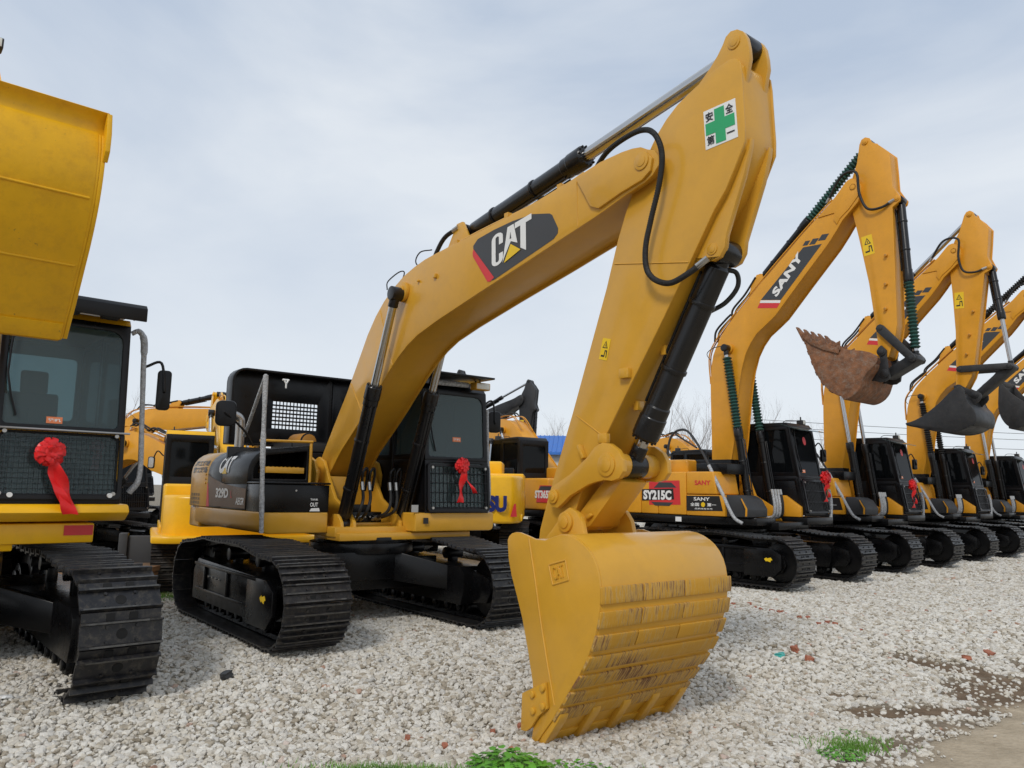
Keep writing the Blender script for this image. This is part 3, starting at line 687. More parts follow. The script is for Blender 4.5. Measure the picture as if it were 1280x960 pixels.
# ------------------------------------------------------------------ big excavator in the middle
def place(x, y, yaw): return dict(loc=(x, y), rz=R(yaw-90))
def big_excavator():
    root = empty('excavator', (-2.32, 10.67, .1), R(38.2-90), 'yellow and black excavator in the middle, its bucket resting on the gravel in front', 'excavator')
    undercarriage(root, 2.20, -.72, .46, 2.48, .70, hump=.10, ring_z=1.05, cx=.66, decal=True, hw=.31, yoff=-.22)
    P = YC
    # main frame and right hand deck
    m = M(); m.box(-2.0, 1.15, -.62, .62, 1.04, 1.16, P); m.box(.55, 1.25, -.60, 1.30, 1.00, 1.09, P)
    m.build('main_frame', root, .012)
    m = M(); m.ext(rrect(-1.46, 1.085, -.62, 1.335, [.02,.02,.02,.10], 4), (-1.6,0,0), Y_, Z_, 0, 2.55, P); m.build('side_skirt', root, .02)
    m = M(); m.ext(rrect(.36, 1.10, 1.60, 1.335, [.06,.02,.02,.02], 4), (-.5,0,0), Y_, Z_, 0, 1.87, P); sk = m.build('cab_deck', root, .02)
    sticker('warning_plate', [(0,0),(.075,0),(.075,.075),(0,.075)], (1.372, .47, 1.20), Y_, Z_, BLP, sk, .022)
    m = M(); m.box(-1.6, .0, .62, 1.40, 1.09, 1.95, P); m.build('left_body', root, .04)
    # counterweight
    cw = [(-1.45,-1.44),(-1.95,-1.42),(-2.40,-1.28),(-2.75,-.98),(-2.95,-.55),(-3.02,0),(-2.95,.55),(-2.75,.98),(-2.40,1.28),(-1.95,1.42),(-1.45,1.44)]
    m = M(); m.xy(cw, 1.05, 1.34, P); m.xy([(a+.02 if a < -1.5 else a, b*.992) for a, b in cw], 1.35, 1.74, P); m.xy([(a*.975-.02 if a < -1.5 else a, b*.975) for a, b in cw], 1.745, 1.99, P); m.build('counterweight', root, .035, seg=3)
    # right side: engine hood block (side door), rounded shoulder
    sh = [(-1.455,1.34),(-1.455,1.80)]+[(-1.455+.30*(1-math.cos(R(a))), 1.80+.30*math.sin(R(a))) for a in (15,30,45,60,75,90)]+[(-.60,2.17),(-.60,1.34)]
    m = M(); m.ext(sh, (-1.90,0,0), Y_, Z_, 0, .78, P); sp = m.build('rear_side_panel', root, .012)
    m = M(); m.ext(sh, (-1.115,0,0), Y_, Z_, 0, .58, BK); sb = m.build('side_door', root, .012)
    # hood front frame, open towards the storage box
    o = [(-1.455,1.655),(-1.455,1.80)]+sh[2:8]+[(-.63,2.17),(-.63,1.655)]; i = inset(o, .075)
    m = M(); m.ring(o, i, (-.53,0,0), Y_, Z_, 0, .95, BK)
    m.xz([(-.53,1.34),(.42,1.34),(.42,1.655),(-.53,1.655)], -1.455, -.63, BK); m.box(-.6, -.53, -1.4, -.65, 1.5, 2.15, BLP)
    hf = m.build('hood_surround', root, .012)
    m = M(); m.box(.16, .44, -1.24, -.74, 1.80, 1.875, YC)
    for k in range(9): m.cyl((.30, -1.21+.055*k, 1.875), (.30, -1.21+.055*k, 1.885), .017, YC, seg=8)
    m.build('step', hf, .008)
    m = M(); m.tube([(.43,-1.33,2.195),(.43,-.64,2.21)], .018, YC, 8, 0); m.tube([(.43,-.66,2.19),(.43,-.655,1.66)], .02, YC, 8, 0); m.build('hood_rail', hf)
    # storage box
    m = M(); m.box(.42, .955, -1.45, -.62, 1.335, 1.66, BK); m.box(.40, .975, -1.455, -.61, 1.665, 1.69, BK)
    bx = m.build('storage_box', root, .015)
    m = M(); m.cyl((.955,-1.05,1.59), (.965,-1.05,1.59), .012, ST, seg=8); m.build('box_latch', bx)
    for k, (t, h) in enumerate((('TANK', .022), ('OUT', .05))): lettering('lettering', t, (.956, -.865, 1.475-.075*k), Y_, Z_, .10, h, WH, bx, .02)
    m = M(); m.xz([(0,0),(.135,0),(.12,.04),(.02,.035)], 0, .001, WH); q = m.build('sticker', bx); q.location = (.958, -.87, 1.345); q.rotation_euler = (0,0,R(90))
    # right side: yellow reflection painted as brown patch, then printed red stripe, letters
    y = -1.457
    sticker('brown_reflection', [(-1.09,1.36),(.40,1.36),(.40,1.60),(.05,1.62),(-.45,1.66),(-.85,1.72),(-1.10,1.78)], (0,y,0), X_, Z_, DOV, sb, .002)
    sticker('red_stripe', [(-1.10,1.345),(-.98,1.345),(-1.08,1.66),(-1.11,1.66)], (0,y,0), X_, Z_, REDP, sb, .004)
    lettering('lettering', '329D', (-.72,y,1.47), X_, Z_, .50, .13, WH, sb, .05, lift=.006)
    lettering('lettering', 'L', (-.13,y,1.48), X_, Z_, .05, .09, REDP, sb, .02, lift=.006)
    def shoulder(x0, z0):
        def fn(a, b, l):
            t = z0+b
            if t <= 1.80: return (x0+a, -1.455-l, t)
            q = (t-1.80)/.30; return (x0+a, -1.155-(.30+l)*math.cos(q), 1.80+(.30+l)*math.sin(q))
        return fn
    lettering('lettering', 'CAT', (0,0,0), X_, Z_, .46, .25, WH, sb, .05, lift=.004, wrap=shoulder(-.68, 1.79))
    tm = M().xz([(.16,0),(.34,0),(.25,.085)], 0, .0005, YLP); tm.v = [shoulder(-.68, 1.785)(a, c, .008+b) for a, b, c in tm.v]; tm.build('logo_triangle', sb)
    lettering('lettering', 'AEGR', (.06,-1.456,1.40), X_, Z_, .30, .09, WH, bx, .03, .25, lift=.006)
    for k in range(2): lettering('lettering', '施工现场', (0,0,0), X_, Z_, .62, .085, BLP, sp, .03, lift=.004, wrap=shoulder(-1.80, 1.90-.10*k))
    for k in range(4): lettering('lettering', '注意安全', (-1.83,y,1.48-.055*k), X_, Z_, .42, .042, LG, sp, .01, lift=.004)
    for k in range(3): m = M(); m.cyl((-1.2,y-.012,1.78-.06*k), (-1.2,y+.01,1.78-.06*k), .014, P, seg=8); m.build('door_bolt', sp)
    # open bonnet standing up behind, two slotted grilles
    m = M(); B = BKC; zb = 2.22; zt = 3.34; xh = -1.50
    for (y0, y1, g0, g1, rr) in ((-1.16, .45, -.46, .26, [.02,.02,.20,.02]), (.45, 1.55, .72, 1.24, [.02,.20,.02,.02])):
        o = rrect(y0, zb, y1, zt, rr, 5); i = rrect(g0, 2.50, g1, 2.91, .012, 5); m.ring(o, i, (xh,0,0), Y_, Z_, -.025, 0, B)
        nx = max(6, int((g1-g0)/.052))
        for k in range(1, nx): yy = g0+(g1-g0)*k/nx; m.box(xh-.02, xh-.006, yy-.007, yy+.007, 2.50, 2.91, B)
        for k in range(1, 7): zz = 2.50+.41*k/7; m.box(xh-.022, xh-.002, g0, g1, zz-.012, zz+.012, B)
    rim = rrect(-1.16, zb, 1.55, zt, [.02,.20,.20,.02], 5)
    m.ring(rim, inset(rim, .03), (xh,0,0), Y_, Z_, 0, .22, B)
    for yy in (-.60, .50): m.box(xh, xh+.03, yy-.01, yy+.01, zb+.1, zt-.05, B)
    bn = m.build('open_bonnet', root, .008)
    for yy in (-.37, .83):
        m = M()
        for a in (-1, 1): m.tube([(xh+.24, yy+a*.035, 3.22), (xh+.24, yy, 3.16), (xh+.24, yy, 3.09)], .014, WH, 6, 0)
        m.cyl((xh+.22, yy-.05, 3.22), (xh+.22, yy+.05, 3.22), .016, WH, seg=8); m.build('bonnet_catch', bn)
    m = M(); m.box(-1.9, -.55, -.62, 1.4, 1.16, 2.12, BKC); m.box(-1.4, -.6, -.5, .5, 2.12, 2.28, DG); m.cyl((-1.2,-.2,2.28), (-.7,-.2,2.28), .13, BRASS, seg=16); m.build('engine_bay', root, .02)
    m = M(); m.tube([(-1.0,-1.10,2.05),(-1.0,-1.10,2.45),(-1.0,-1.12,2.57),(-1.0,-1.22,2.62)], .065, ST, 14, 6); m.build('exhaust_pipe', root)
    # wrapped handrail and its twin
    m = M(); m.tube([(.98,-1.45,1.10),(.985,-1.47,1.5),(.99,-1.50,2.2),(1.0,-1.52,2.93)], [.026,.030,.026,.032,.026,.03], WRAP, 9, 8); m.tube([(1.0,-1.52,2.93),(.2,-1.45,2.25)], .022, WRAP, 9, 0); m.build('wrapped_handrail', root, 0, 60)
    mirror(root, (.40,-1.40,2.12), (.40,-1.52,2.30), (.40,-1.76,2.50), .24, .31, (.94,-.3,.0))
    # boom foot brackets
    for s in (-1, 1):
        for (a, b) in ((.315, .36), (.45, .49)):
            m = M(); pl = [(-.35,1.1),(-.33,1.75),(-.20,1.98),(0,2.04),(.16,1.98),(.25,1.82),(.22,1.6),(.20,1.1)] if a > .4 else [(-.6,1.1),(-.45,1.6),(-.20,1.97),(0,2.04),(.17,1.98),(.30,1.80),(.55,1.50),(.85,1.36),(1.0,1.15),(1.0,1.1)]
            ya, yb = sorted((s*a, s*b)); m.xz(pl, ya, yb, P)
            pin(m, 0, 1.80, s*b, .09, P, s, .015); m.build('boom_bracket', root, .012)
    m = M(); m.xz([(.14,1.1),(.20,1.1),(.30,1.78),(.24,1.78)], -.315, .315, P); m.box(-.6,.9,-.315,.315,1.16,1.20,P); m.build('bracket_front_plate', root, .008)
    for s in (-1, 1):
        for yy in (.325, .495):
            m = M(); m.xz([(.72,1.08),(.74,1.22),(.84,1.31),(.98,1.31),(1.08,1.22),(1.12,1.08)], s*yy-.022, s*yy+.022, P); m.build('cylinder_lug', root, .01)
    # valve block and hoses between the cylinders
    m = M()
    m.box(.35,.8,-.24,.2,1.2,1.33,BK); m.box(.45,.7,-.16,.1,1.33,1.42,BKC)
    for k in range(6): m.cyl((.8,-.2+.07*k,1.27), (.85,-.2+.07*k,1.27), .022, ST, seg=6)
    m.build('valve_block', root, .008)
    for k in range(4):
        y0 = -.26+.10*k if k < 2 else .13+.09*(k-2)
        hose(root, [(1.10,y0,1.70),(1.13,y0+.01,1.50),(1.10,y0-.02,1.34),(.85,y0*.6-.03,1.24)], .020, RB)
    for y0 in (-.26, -.16, .13, .22):
        m = M(); m.tube([(1.10,y0,1.70),(1.12,y0,1.83),(1.12,y0+.05,1.88),(1.10,y0+.07,1.80),(1.05,y0+.07,1.6)], .017, BKC, 8, 6); m.build('pipe', root)
    # cab
    c = cab(root, -.45, 1.34, 1.22, .51, 1.51, 1.35, 2.96, .41, guard=(.0, .62, 16, 5, BKC, .006), sticker_at=(.95, .92), glassm=GL)
    m = M(); m.box(.55, 1.60, .34, 1.40, 3.115, 3.14, BKC); m.tube([(1.3,.6,3.12),(1.2,.6,3.0)], .012, BKC, 6, 0); m.tube([(1.3,1.3,3.12),(1.2,1.3,3.0)], .012, BKC, 6, 0); m.build('sun_visor', c, .003)
    l = lamp(c, 1.38, 1.33, 3.035, .24, YC); 
    m = M(); m.tube([(1.28,.62,3.04),(1.28,1.18,3.05)], .036, WRAP, 8, 0); m.build('wrapped_light_bar', c)
    sticker('lock_sticker', [(0,0),(.10,0),(.10,.09),(0,.09)], (1.372,.30,1.345), Y_, Z_, ST, root, .004)
    mirror(root, (1.15,1.52,2.80), (1.15,1.70,2.88), (1.15,1.74,2.59), .18, .30, (.9,-.35,0))
    m = M(); m.tube([(1.25,1.57,1.15),(1.25,1.60,1.6),(1.22,1.58,2.2),(1.2,1.57,2.75)], [.022,.028,.022,.026], WRAP, 8, 8); m.build('wrapped_grab_rail', root, 0, 60)
    # boom
    W = .29
    bt = [(5.832,4.405),(5.76,4.45),(5.668,4.470),(5.549,4.480),(5.294,4.478),(5.102,4.45),(4.456,4.375),(3.94,4.335),(3.178,4.295),(2.718,4.275),(2.45,4.255),(2.218,4.215),(1.98,4.155),(1.761,4.062),(1.52,3.93),(1.323,3.775),(1.13,3.57),(.963,3.335),(.63,2.877),(.285,2.457),(-.03,2.066),(-.14,1.88),(-.12,1.74),(0,1.68),(.12,1.72)]
    bb = [(.53,2.11),(.963,2.425),(1.23,2.63),(1.493,2.845),(1.70,3.02),(1.912,3.17),(2.12,3.29),(2.35,3.385),(2.764,3.489),(3.559,3.656),(4.33,3.809),(4.785,3.905),(5.228,3.995),(5.35,4.025),(5.577,4.085),(5.80,4.13),(5.89,4.17),(5.95,4.23),(5.955,4.30),(5.91,4.37)]
    m = side_box(bt+bb, W, P, .028, .022)
    boom = m.build('boom', root, .006)
    m = M()
    for s in (-1, 1): 
        ya, yb = sorted((s*W, s*(W+.028))); m.xz([(5.02,4.40),(5.30,4.44),(5.55,4.455),(5.70,4.44),(5.83,4.385),(5.905,4.30),(5.885,4.20),(5.80,4.15),(5.55,4.11),(5.30,4.05),(5.20,4.10),(5.13,4.22)], ya, yb, P); pin(m, 5.80, 4.305, s*(W+.028), .075, P, s, .012)
    m.build('boom_tip_plate', boom, .01)
    m = M()
    for s in (-1, 1): pin(m, 2.02, 3.95, s*W, .12, P, s, .05); m.cyl((2.35,s*W,4.02), (2.35,s*(W+.03),4.02), .016, P); m.box(2.68,2.73,min(s*W,s*(W+.03)),max(s*W,s*(W+.03)),3.98,4.03,P)
    m.build('boom_boss', boom, .006)
    for s in (-1, 1):
        m = M(); m.tube([(.72,s*(W+.001),2.98),(1.10,s*(W+.001),2.55)], .005, P, 5, 0); m.tube([(1.42,s*(W+.001),3.84),(1.80,s*(W+.001),3.10)], .005, P, 5, 0); m.tube([(5.0,s*(W+.001),4.40),(5.02,s*(W+.001),3.97)], .005, P, 5, 0); m.build('weld_bead', boom)
    # logo panel
    O = Vector((0,-W,0)); k = 1
    out = [(3.42,4.18),(3.50,4.235),(3.78,4.262),(4.084,4.272),(4.391,4.258),(4.64,4.195),(4.675,4.17),(4.76,4.02),(4.755,3.975),(4.70,3.935),(3.80,3.735),(3.72,3.735),(3.66,3.79),(3.47,4.02),(3.43,4.09)]
    lp = sticker('logo_panel', out, O, X_, Z_, LG, boom, .003)
    sticker('red_stripe', [(3.425,4.06),(3.415,4.10),(3.43,4.14),(3.80,3.76),(3.74,3.728),(3.69,3.738)], O, X_, Z_, REDP, lp, .006)
    U = Vector((.985,0,.17)); V = Vector((-.12,0,.99))
    cat_logo(lp, Vector((3.755,-W,3.86)), Vector((.975,0,.115)), Vector((-.04,0,1)), .64, .335, .007)
    # top hoses and pipes along the boom
    for k, yy in enumerate((-.20, .20)):
        m = M(); m.tube([(2.6,yy,4.30),(3.4,yy,4.36),(4.5,yy,4.41),(5.0,yy,4.49)], .018, YC, 8, 4)
        for xx in (3.0, 3.9, 4.7): m.box(xx-.03, xx+.03, yy-.035, yy+.035, 4.28+(xx-3)*.07, 4.36+(xx-3)*.07, YC)
        m.build('boom_pipe', boom)
    hose(boom, [(2.42,-.16,4.23),(2.50,-.16,4.36),(2.65,-.15,4.50),(2.90,-.14,4.55)], .026, RB)
    m = M(); m.tube([(2.22,-.2,4.2),(2.1,-.2,4.33),(2.2,-.2,4.42),(2.42,-.18,4.40)], .008, RB, 6, 8); m.build('cable', boom)
    m = M(); m.tube([(1.72,-.36,4.03),(1.62,-.30,4.16),(1.70,-.2,4.28),(1.84,-.2,4.25),(1.86,-.25,4.10)], .008, RB, 6, 8); m.build('cable', boom)
    m = M()
    for s in (-1, 1): m.xz([(2.62,4.24),(2.75,4.42),(2.88,4.60),(2.99,4.60),(3.10,4.42),(3.2,4.28)], s*.13-.02, s*.13+.02, P)
    m.build('stick_cylinder_lug', boom, .01)
    hose(boom, [(5.07,-.16,4.47),(5.26,-.20,4.58),(5.50,-.26,4.60),(5.80,-.33,4.565),(5.95,-.34,4.48),(6.02,-.33,4.30),(5.99,-.32,4.08),(5.89,-.31,3.80),(5.83,-.31,3.58),(5.84,-.31,3.40),(5.93,-.31,3.29),(6.07,-.30,3.24),(6.22,-.27,3.29),(6.35,-.22,3.38)], .021, RB, spiral=True)
    # cylinders
    for s in (-1, 1): ram(root, 'boom_cylinder', (.92, s*.41, 1.187), (2.025, s*.41, 3.91), .082, .048, .615, w=.07)
    ram(root, 'stick_cylinder', (2.93, 0, 4.50), (6.575, 0, 5.045), .092, .062, .52, w=.088)
    # stick
    Wd = .205
    sk_ = [(6.615,4.872),(6.585,4.88),(6.552,4.878),(6.49,4.868),(6.422,4.851),(6.287,4.804),(6.18,4.765),(6.076,4.72),(5.96,4.64),(5.853,4.535),(5.74,4.38),(5.60,4.14),(5.519,3.989),(5.422,3.762),(5.29,3.37),(4.877,2.323),(4.57,1.6),(4.46,1.30),(4.44,1.17),(4.48,1.04),(4.58,.97),(4.70,.99),(4.78,1.08),(4.83,1.22),(4.90,1.42),(5.05,1.78),(5.099,1.844),(5.499,2.417),(5.844,2.904),(6.126,3.317),(6.413,3.75),(6.52,3.88),(6.60,4.02),(6.689,4.194),(6.694,4.30),(6.684,4.526),(6.676,4.73),(6.665,4.82),(6.645,4.85)]
    core = sk_
    m = M(); ic = inset(core, .012); m.xz(ic, -(Wd-.01), Wd-.01, P)
    for s in (-1, 1): m.xz(sk_, min(s*Wd, s*(Wd-.022)), max(s*Wd, s*(Wd-.022)), P)
    st = m.build('stick', root, .008)
    m = M()
    for s in (-1, 1):
        ya, yb = sorted((s*.095, s*.14)); m.xz([(6.10,4.66),(6.241,4.846),(6.351,4.935),(6.419,5.003),(6.470,5.07),(6.50,5.125),(6.545,5.149),(6.604,5.137),(6.653,5.097),(6.683,5.036),(6.70,4.944),(6.705,4.86),(6.69,4.80),(6.60,4.40),(6.3,4.3)], ya, yb, P); pin(m, 6.575, 5.045, s*.14, .055, P, s, .008)
    m.cyl((6.58,-.10,5.045), (6.58,.10,5.045), .05, BK); m.build('stick_top_plate', st, .006)
    m = M()
    for s in (-1, 1): m.xz([(6.700,4.235),(6.688,4.16),(6.634,3.975),(6.556,3.78),(6.468,3.56),(6.455,3.47),(6.409,3.403),(6.344,3.385),(6.26,3.41),(6.17,3.44),(6.10,3.33),(6.40,3.78),(6.60,4.10)], s*.118-.025, s*.118+.025, P)
    for s in (-1, 1): pin(m, 6.345, 3.475, s*.143, .045, P, s, .008)
    lug = m.build('cylinder_lug', st, .008)
    for s in (-1, 1):   # weld seams
        m = M(); m.tube([(5.39,s*(Wd+.001),3.56),(6.17,s*(Wd+.001),3.40)], .006, P, 5, 0); m.tube([(4.93,s*(Wd+.001),2.30),(5.27,s*(Wd+.001),2.10)], .006, P, 5, 0); m.build('weld_bead', st)
    m = M()
    for (bx_, bz) in ((5.53,2.60),(5.29,2.08)): m.box(bx_-.05,bx_+.05,-Wd-.05,-Wd,bz-.035,bz+.045,P)
    for (bx_, bz, ln) in ((5.02,2.03,.13),): m.ext([(0,0),(ln,0),(ln,.035),(0,.035)], (bx_+.05,-Wd,bz-.10), Vector((-.45,0,.9)), Vector((-.9,0,-.45)), 0, .05, P)
    for (bx_, bz) in ((5.78,2.85),(5.48,2.42)): m.box(bx_-.03,bx_+.02,-.05,.03,bz-.1,bz-.02,P)
    m.build('hose_bracket', st, .006)
    sg = sticker('safety_sign', [(6.332,4.556),(6.620,4.553),(6.638,4.243),(6.349,4.240)], (0,-Wd,0), X_, Z_, WH, st, .003)
    U = Vector((1,0,-.01)); V = Vector((-.055,0,1)); O = Vector((6.353,-Wd,4.250)); w_, h_ = .277, .297
    cr = lambda a, b, c, d: [(a*w_, b*h_), (c*w_, b*h_), (c*w_, d*h_), (a*w_, d*h_)]
    sticker('green_cross', [(x*w_, y_*h_) for x, y_ in ((.34,.03),(.66,.03),(.66,.34),(.97,.34),(.97,.66),(.66,.66),(.66,.97),(.34,.97),(.34,.66),(.03,.66),(.03,.34),(.34,.34))], O, U, V, GNP, sg, .006)
    for ch, (a, b) in (('安', (.05,.70)), ('全', (.70,.70)), ('第', (.05,.05))): lettering('lettering', ch, O+U*(a*w_)+V*(b*h_), U, V, .25*w_, .25*h_, BLP, sg, .02, lift=.007)
    lettering('lettering', '一', O+U*(.70*w_)+V*(.17*h_), U, V, .25*w_, .035*h_, BLP, sg, .01, lift=.007)
    warn_plate(st, Vector((5.205,-Wd,2.765)), Vector((.96,0,-.25)), Vector((.27,0,.95)), .095, .185)
    # bucket cylinder, links, bucket
    ram(root, 'bucket_cylinder', (6.345, 0, 3.475), (5.395, 0, 1.862), .095, .052, .86, w=.10)
    hose(root, [(6.31,.05,3.36),(6.36,.13,3.34),(6.34,.17,3.24),(6.24,.15,3.13),(6.13,.08,3.06)], .019, RB, ends=False)
    for s in (-1, 1):
        m = M(); ya, yb = sorted((s*.245, s*.295))
        m.xz([(5.16,1.93),(5.245,2.01),(5.33,2.045),(5.42,2.035),(5.51,1.98),(5.56,1.90),(5.565,1.81),(5.52,1.755),(5.44,1.735),(5.352,1.742),(5.25,1.725),(5.166,1.702),(4.942,1.606),(4.86,1.545),(4.79,1.50),(4.72,1.505),(4.675,1.56),(4.675,1.62),(4.72,1.68),(4.80,1.72),(4.95,1.79)], ya, yb, P)
        pin(m, 5.388, 1.864, s*.295, .095, P, s, .015); pin(m, 4.747, 1.598, s*.295, .06, P, s, .02); m.cyl((5.388,s*.09,1.864), (5.388,s*.245,1.864), .10, P, seg=24); m.build('idler_link', root, .01)
    m = M(); m.xz([(5.28,1.80),(5.42,1.73),(5.06,1.36),(4.99,1.33),(4.89,1.40),(4.90,1.44)], -.16, .16, P); m.cyl((4.935,-.2,1.387), (4.935,.2,1.387), .075, P); m.xz([(5.02,1.43),(5.08,1.47),(5.11,1.45),(5.05,1.41)], -.19, -.16, P); m.build('bucket_link', root, .01)
    bucket(root, BP, 0, 1.0, .75, P, 'wear')
    return root
def cat_logo(par, O, U, V, w, h, lift):
    """three condensed letters with a yellow triangle notched into the middle one"""
    U = Vector(U); V = Vector(V)
    Cc = []
    def arc(cx, cy, rx, ry, a0, a1, n=7): return [(cx+rx*math.cos(R(a0+(a1-a0)*k/n)), cy+ry*math.sin(R(a0+(a1-a0)*k/n))) for k in range(n+1)]
    outer = [(.30,.62),(.30,.80)]+arc(.155,.84,.145,.16,0,180)+arc(.155,.16,.145,.16,180,360)+[(.30,.34)]
    innr = [(.20,.34),(.20,.17)]+arc(.155,.15,.045,.05,360,180)[1:]+arc(.155,.85,.045,.05,180,0)+[(.20,.62)]
    C_ = outer+innr
    A1 = [(.29,.0),(.42,1.0),(.57,1.0),(.66,.36),(.50,.52),(.36,.20)]
    T_ = [(.60,1.0),(1.0,1.0),(1.0,.83),(.865,.83),(.865,.0),(.735,.16),(.735,.83),(.60,.83)]
    for pl in (C_, A1, T_): sticker('lettering', [(a*w, b*h) for a, b in pl], O, U, V, WH, par, lift)
    sticker('lettering', [(.475*w,.60*h),(.515*w,.60*h),(.495*w,.80*h)], O, U, V, LG, par, lift+.002)
    sticker('logo_triangle', [(.33*w,-.04*h),(.74*w,.10*h),(.50*w,.43*h)], O, U, V, YLP, par, lift+.003)
def warn_plate(par, O, U, V, w, h):
    s = sticker('warning_sticker', [(0,0),(w,0),(w,h),(0,h)], O, U, V, YLP, par, .003)
    sticker('warning_triangle', [(.18*w,.55*h),(.82*w,.55*h),(.5*w,.88*h)], O, U, V, BLP, s, .005)
    sticker('warning_triangle', [(.30*w,.585*h),(.70*w,.585*h),(.5*w,.80*h)], O, U, V, YLP, s, .006)
    sticker('warning_figure', [(.46*w,.61*h),(.54*w,.61*h),(.53*w,.72*h),(.47*w,.72*h)], O, U, V, BLP, s, .007)
    sticker('warning_figure', [(.18*w,.14*h),(.60*w,.14*h),(.62*w,.40*h),(.74*w,.40*h),(.80*w,.12*h),(.88*w,.12*h),(.84*w,.46*h),(.55*w,.46*h),(.52*w,.22*h),(.18*w,.22*h)], O, U, V, BLP, s, .005)
    return s

# ------------------------------------------------------------------ row of orange excavators
SB_TOP = [(2.93,7.22),(2.90,7.32),(2.84,7.39),(2.76,7.43),(2.68,7.41),(2.60,7.33),(2.45,7.16),(2.34,7.06),(1.75,6.58),(1.192,6.095),(.85,5.80),(.529,5.50),(.27,5.26),(.04,5.02),(-.10,4.84),(-.20,4.66),(-.28,4.48),(-.33,4.25),(-.355,3.9),(-.357,3.551),(-.35,2.9),(-.35,2.343),(-.30,2.05),(-.22,1.86),(-.1,1.80)]
SB_BOT = [(.02,1.87),(.175,2.654),(.278,3.503),(.33,3.86),(.39,4.14),(.48,4.42),(.60,4.63),(.75,4.81),(.95,4.95),(1.153,5.10),(1.70,5.69),(2.27,6.289),(2.45,6.52),(2.563,6.68),(2.72,6.82),(2.861,6.95),(2.92,7.08)]
SS = [(3.00,8.175),(2.93,8.15),(2.89,8.07),(2.86,7.90),(2.827,7.715),(2.75,7.52),(2.68,7.30),(2.66,7.08),(2.70,6.85),(2.801,6.321),(2.95,5.421),(3.039,4.552),(3.06,4.20),(3.05,4.10),(3.09,4.04),(3.16,4.02),(3.23,4.05),(3.26,4.14),(3.36,4.40),(3.398,4.606),(3.41,5.6),(3.42,6.716),(3.55,6.80),(3.57,6.87),(3.52,6.95),(3.44,7.10),(3.43,7.45),(3.416,7.747),(3.25,7.93),(3.119,8.04),(3.08,8.13)]
S_TIP, S_EAR, S_LUG, S_BP, S_LS = (2.783,7.242), (2.995,8.085), (3.50,6.86), (3.146,4.14), (3.126,4.562)
S_FOOT = (-.12, 1.95)
def rot2(p, c, a): x, y = p[0]-c[0], p[1]-c[1]; return (c[0]+x*math.cos(a)-y*math.sin(a), c[1]+x*math.sin(a)+y*math.cos(a))
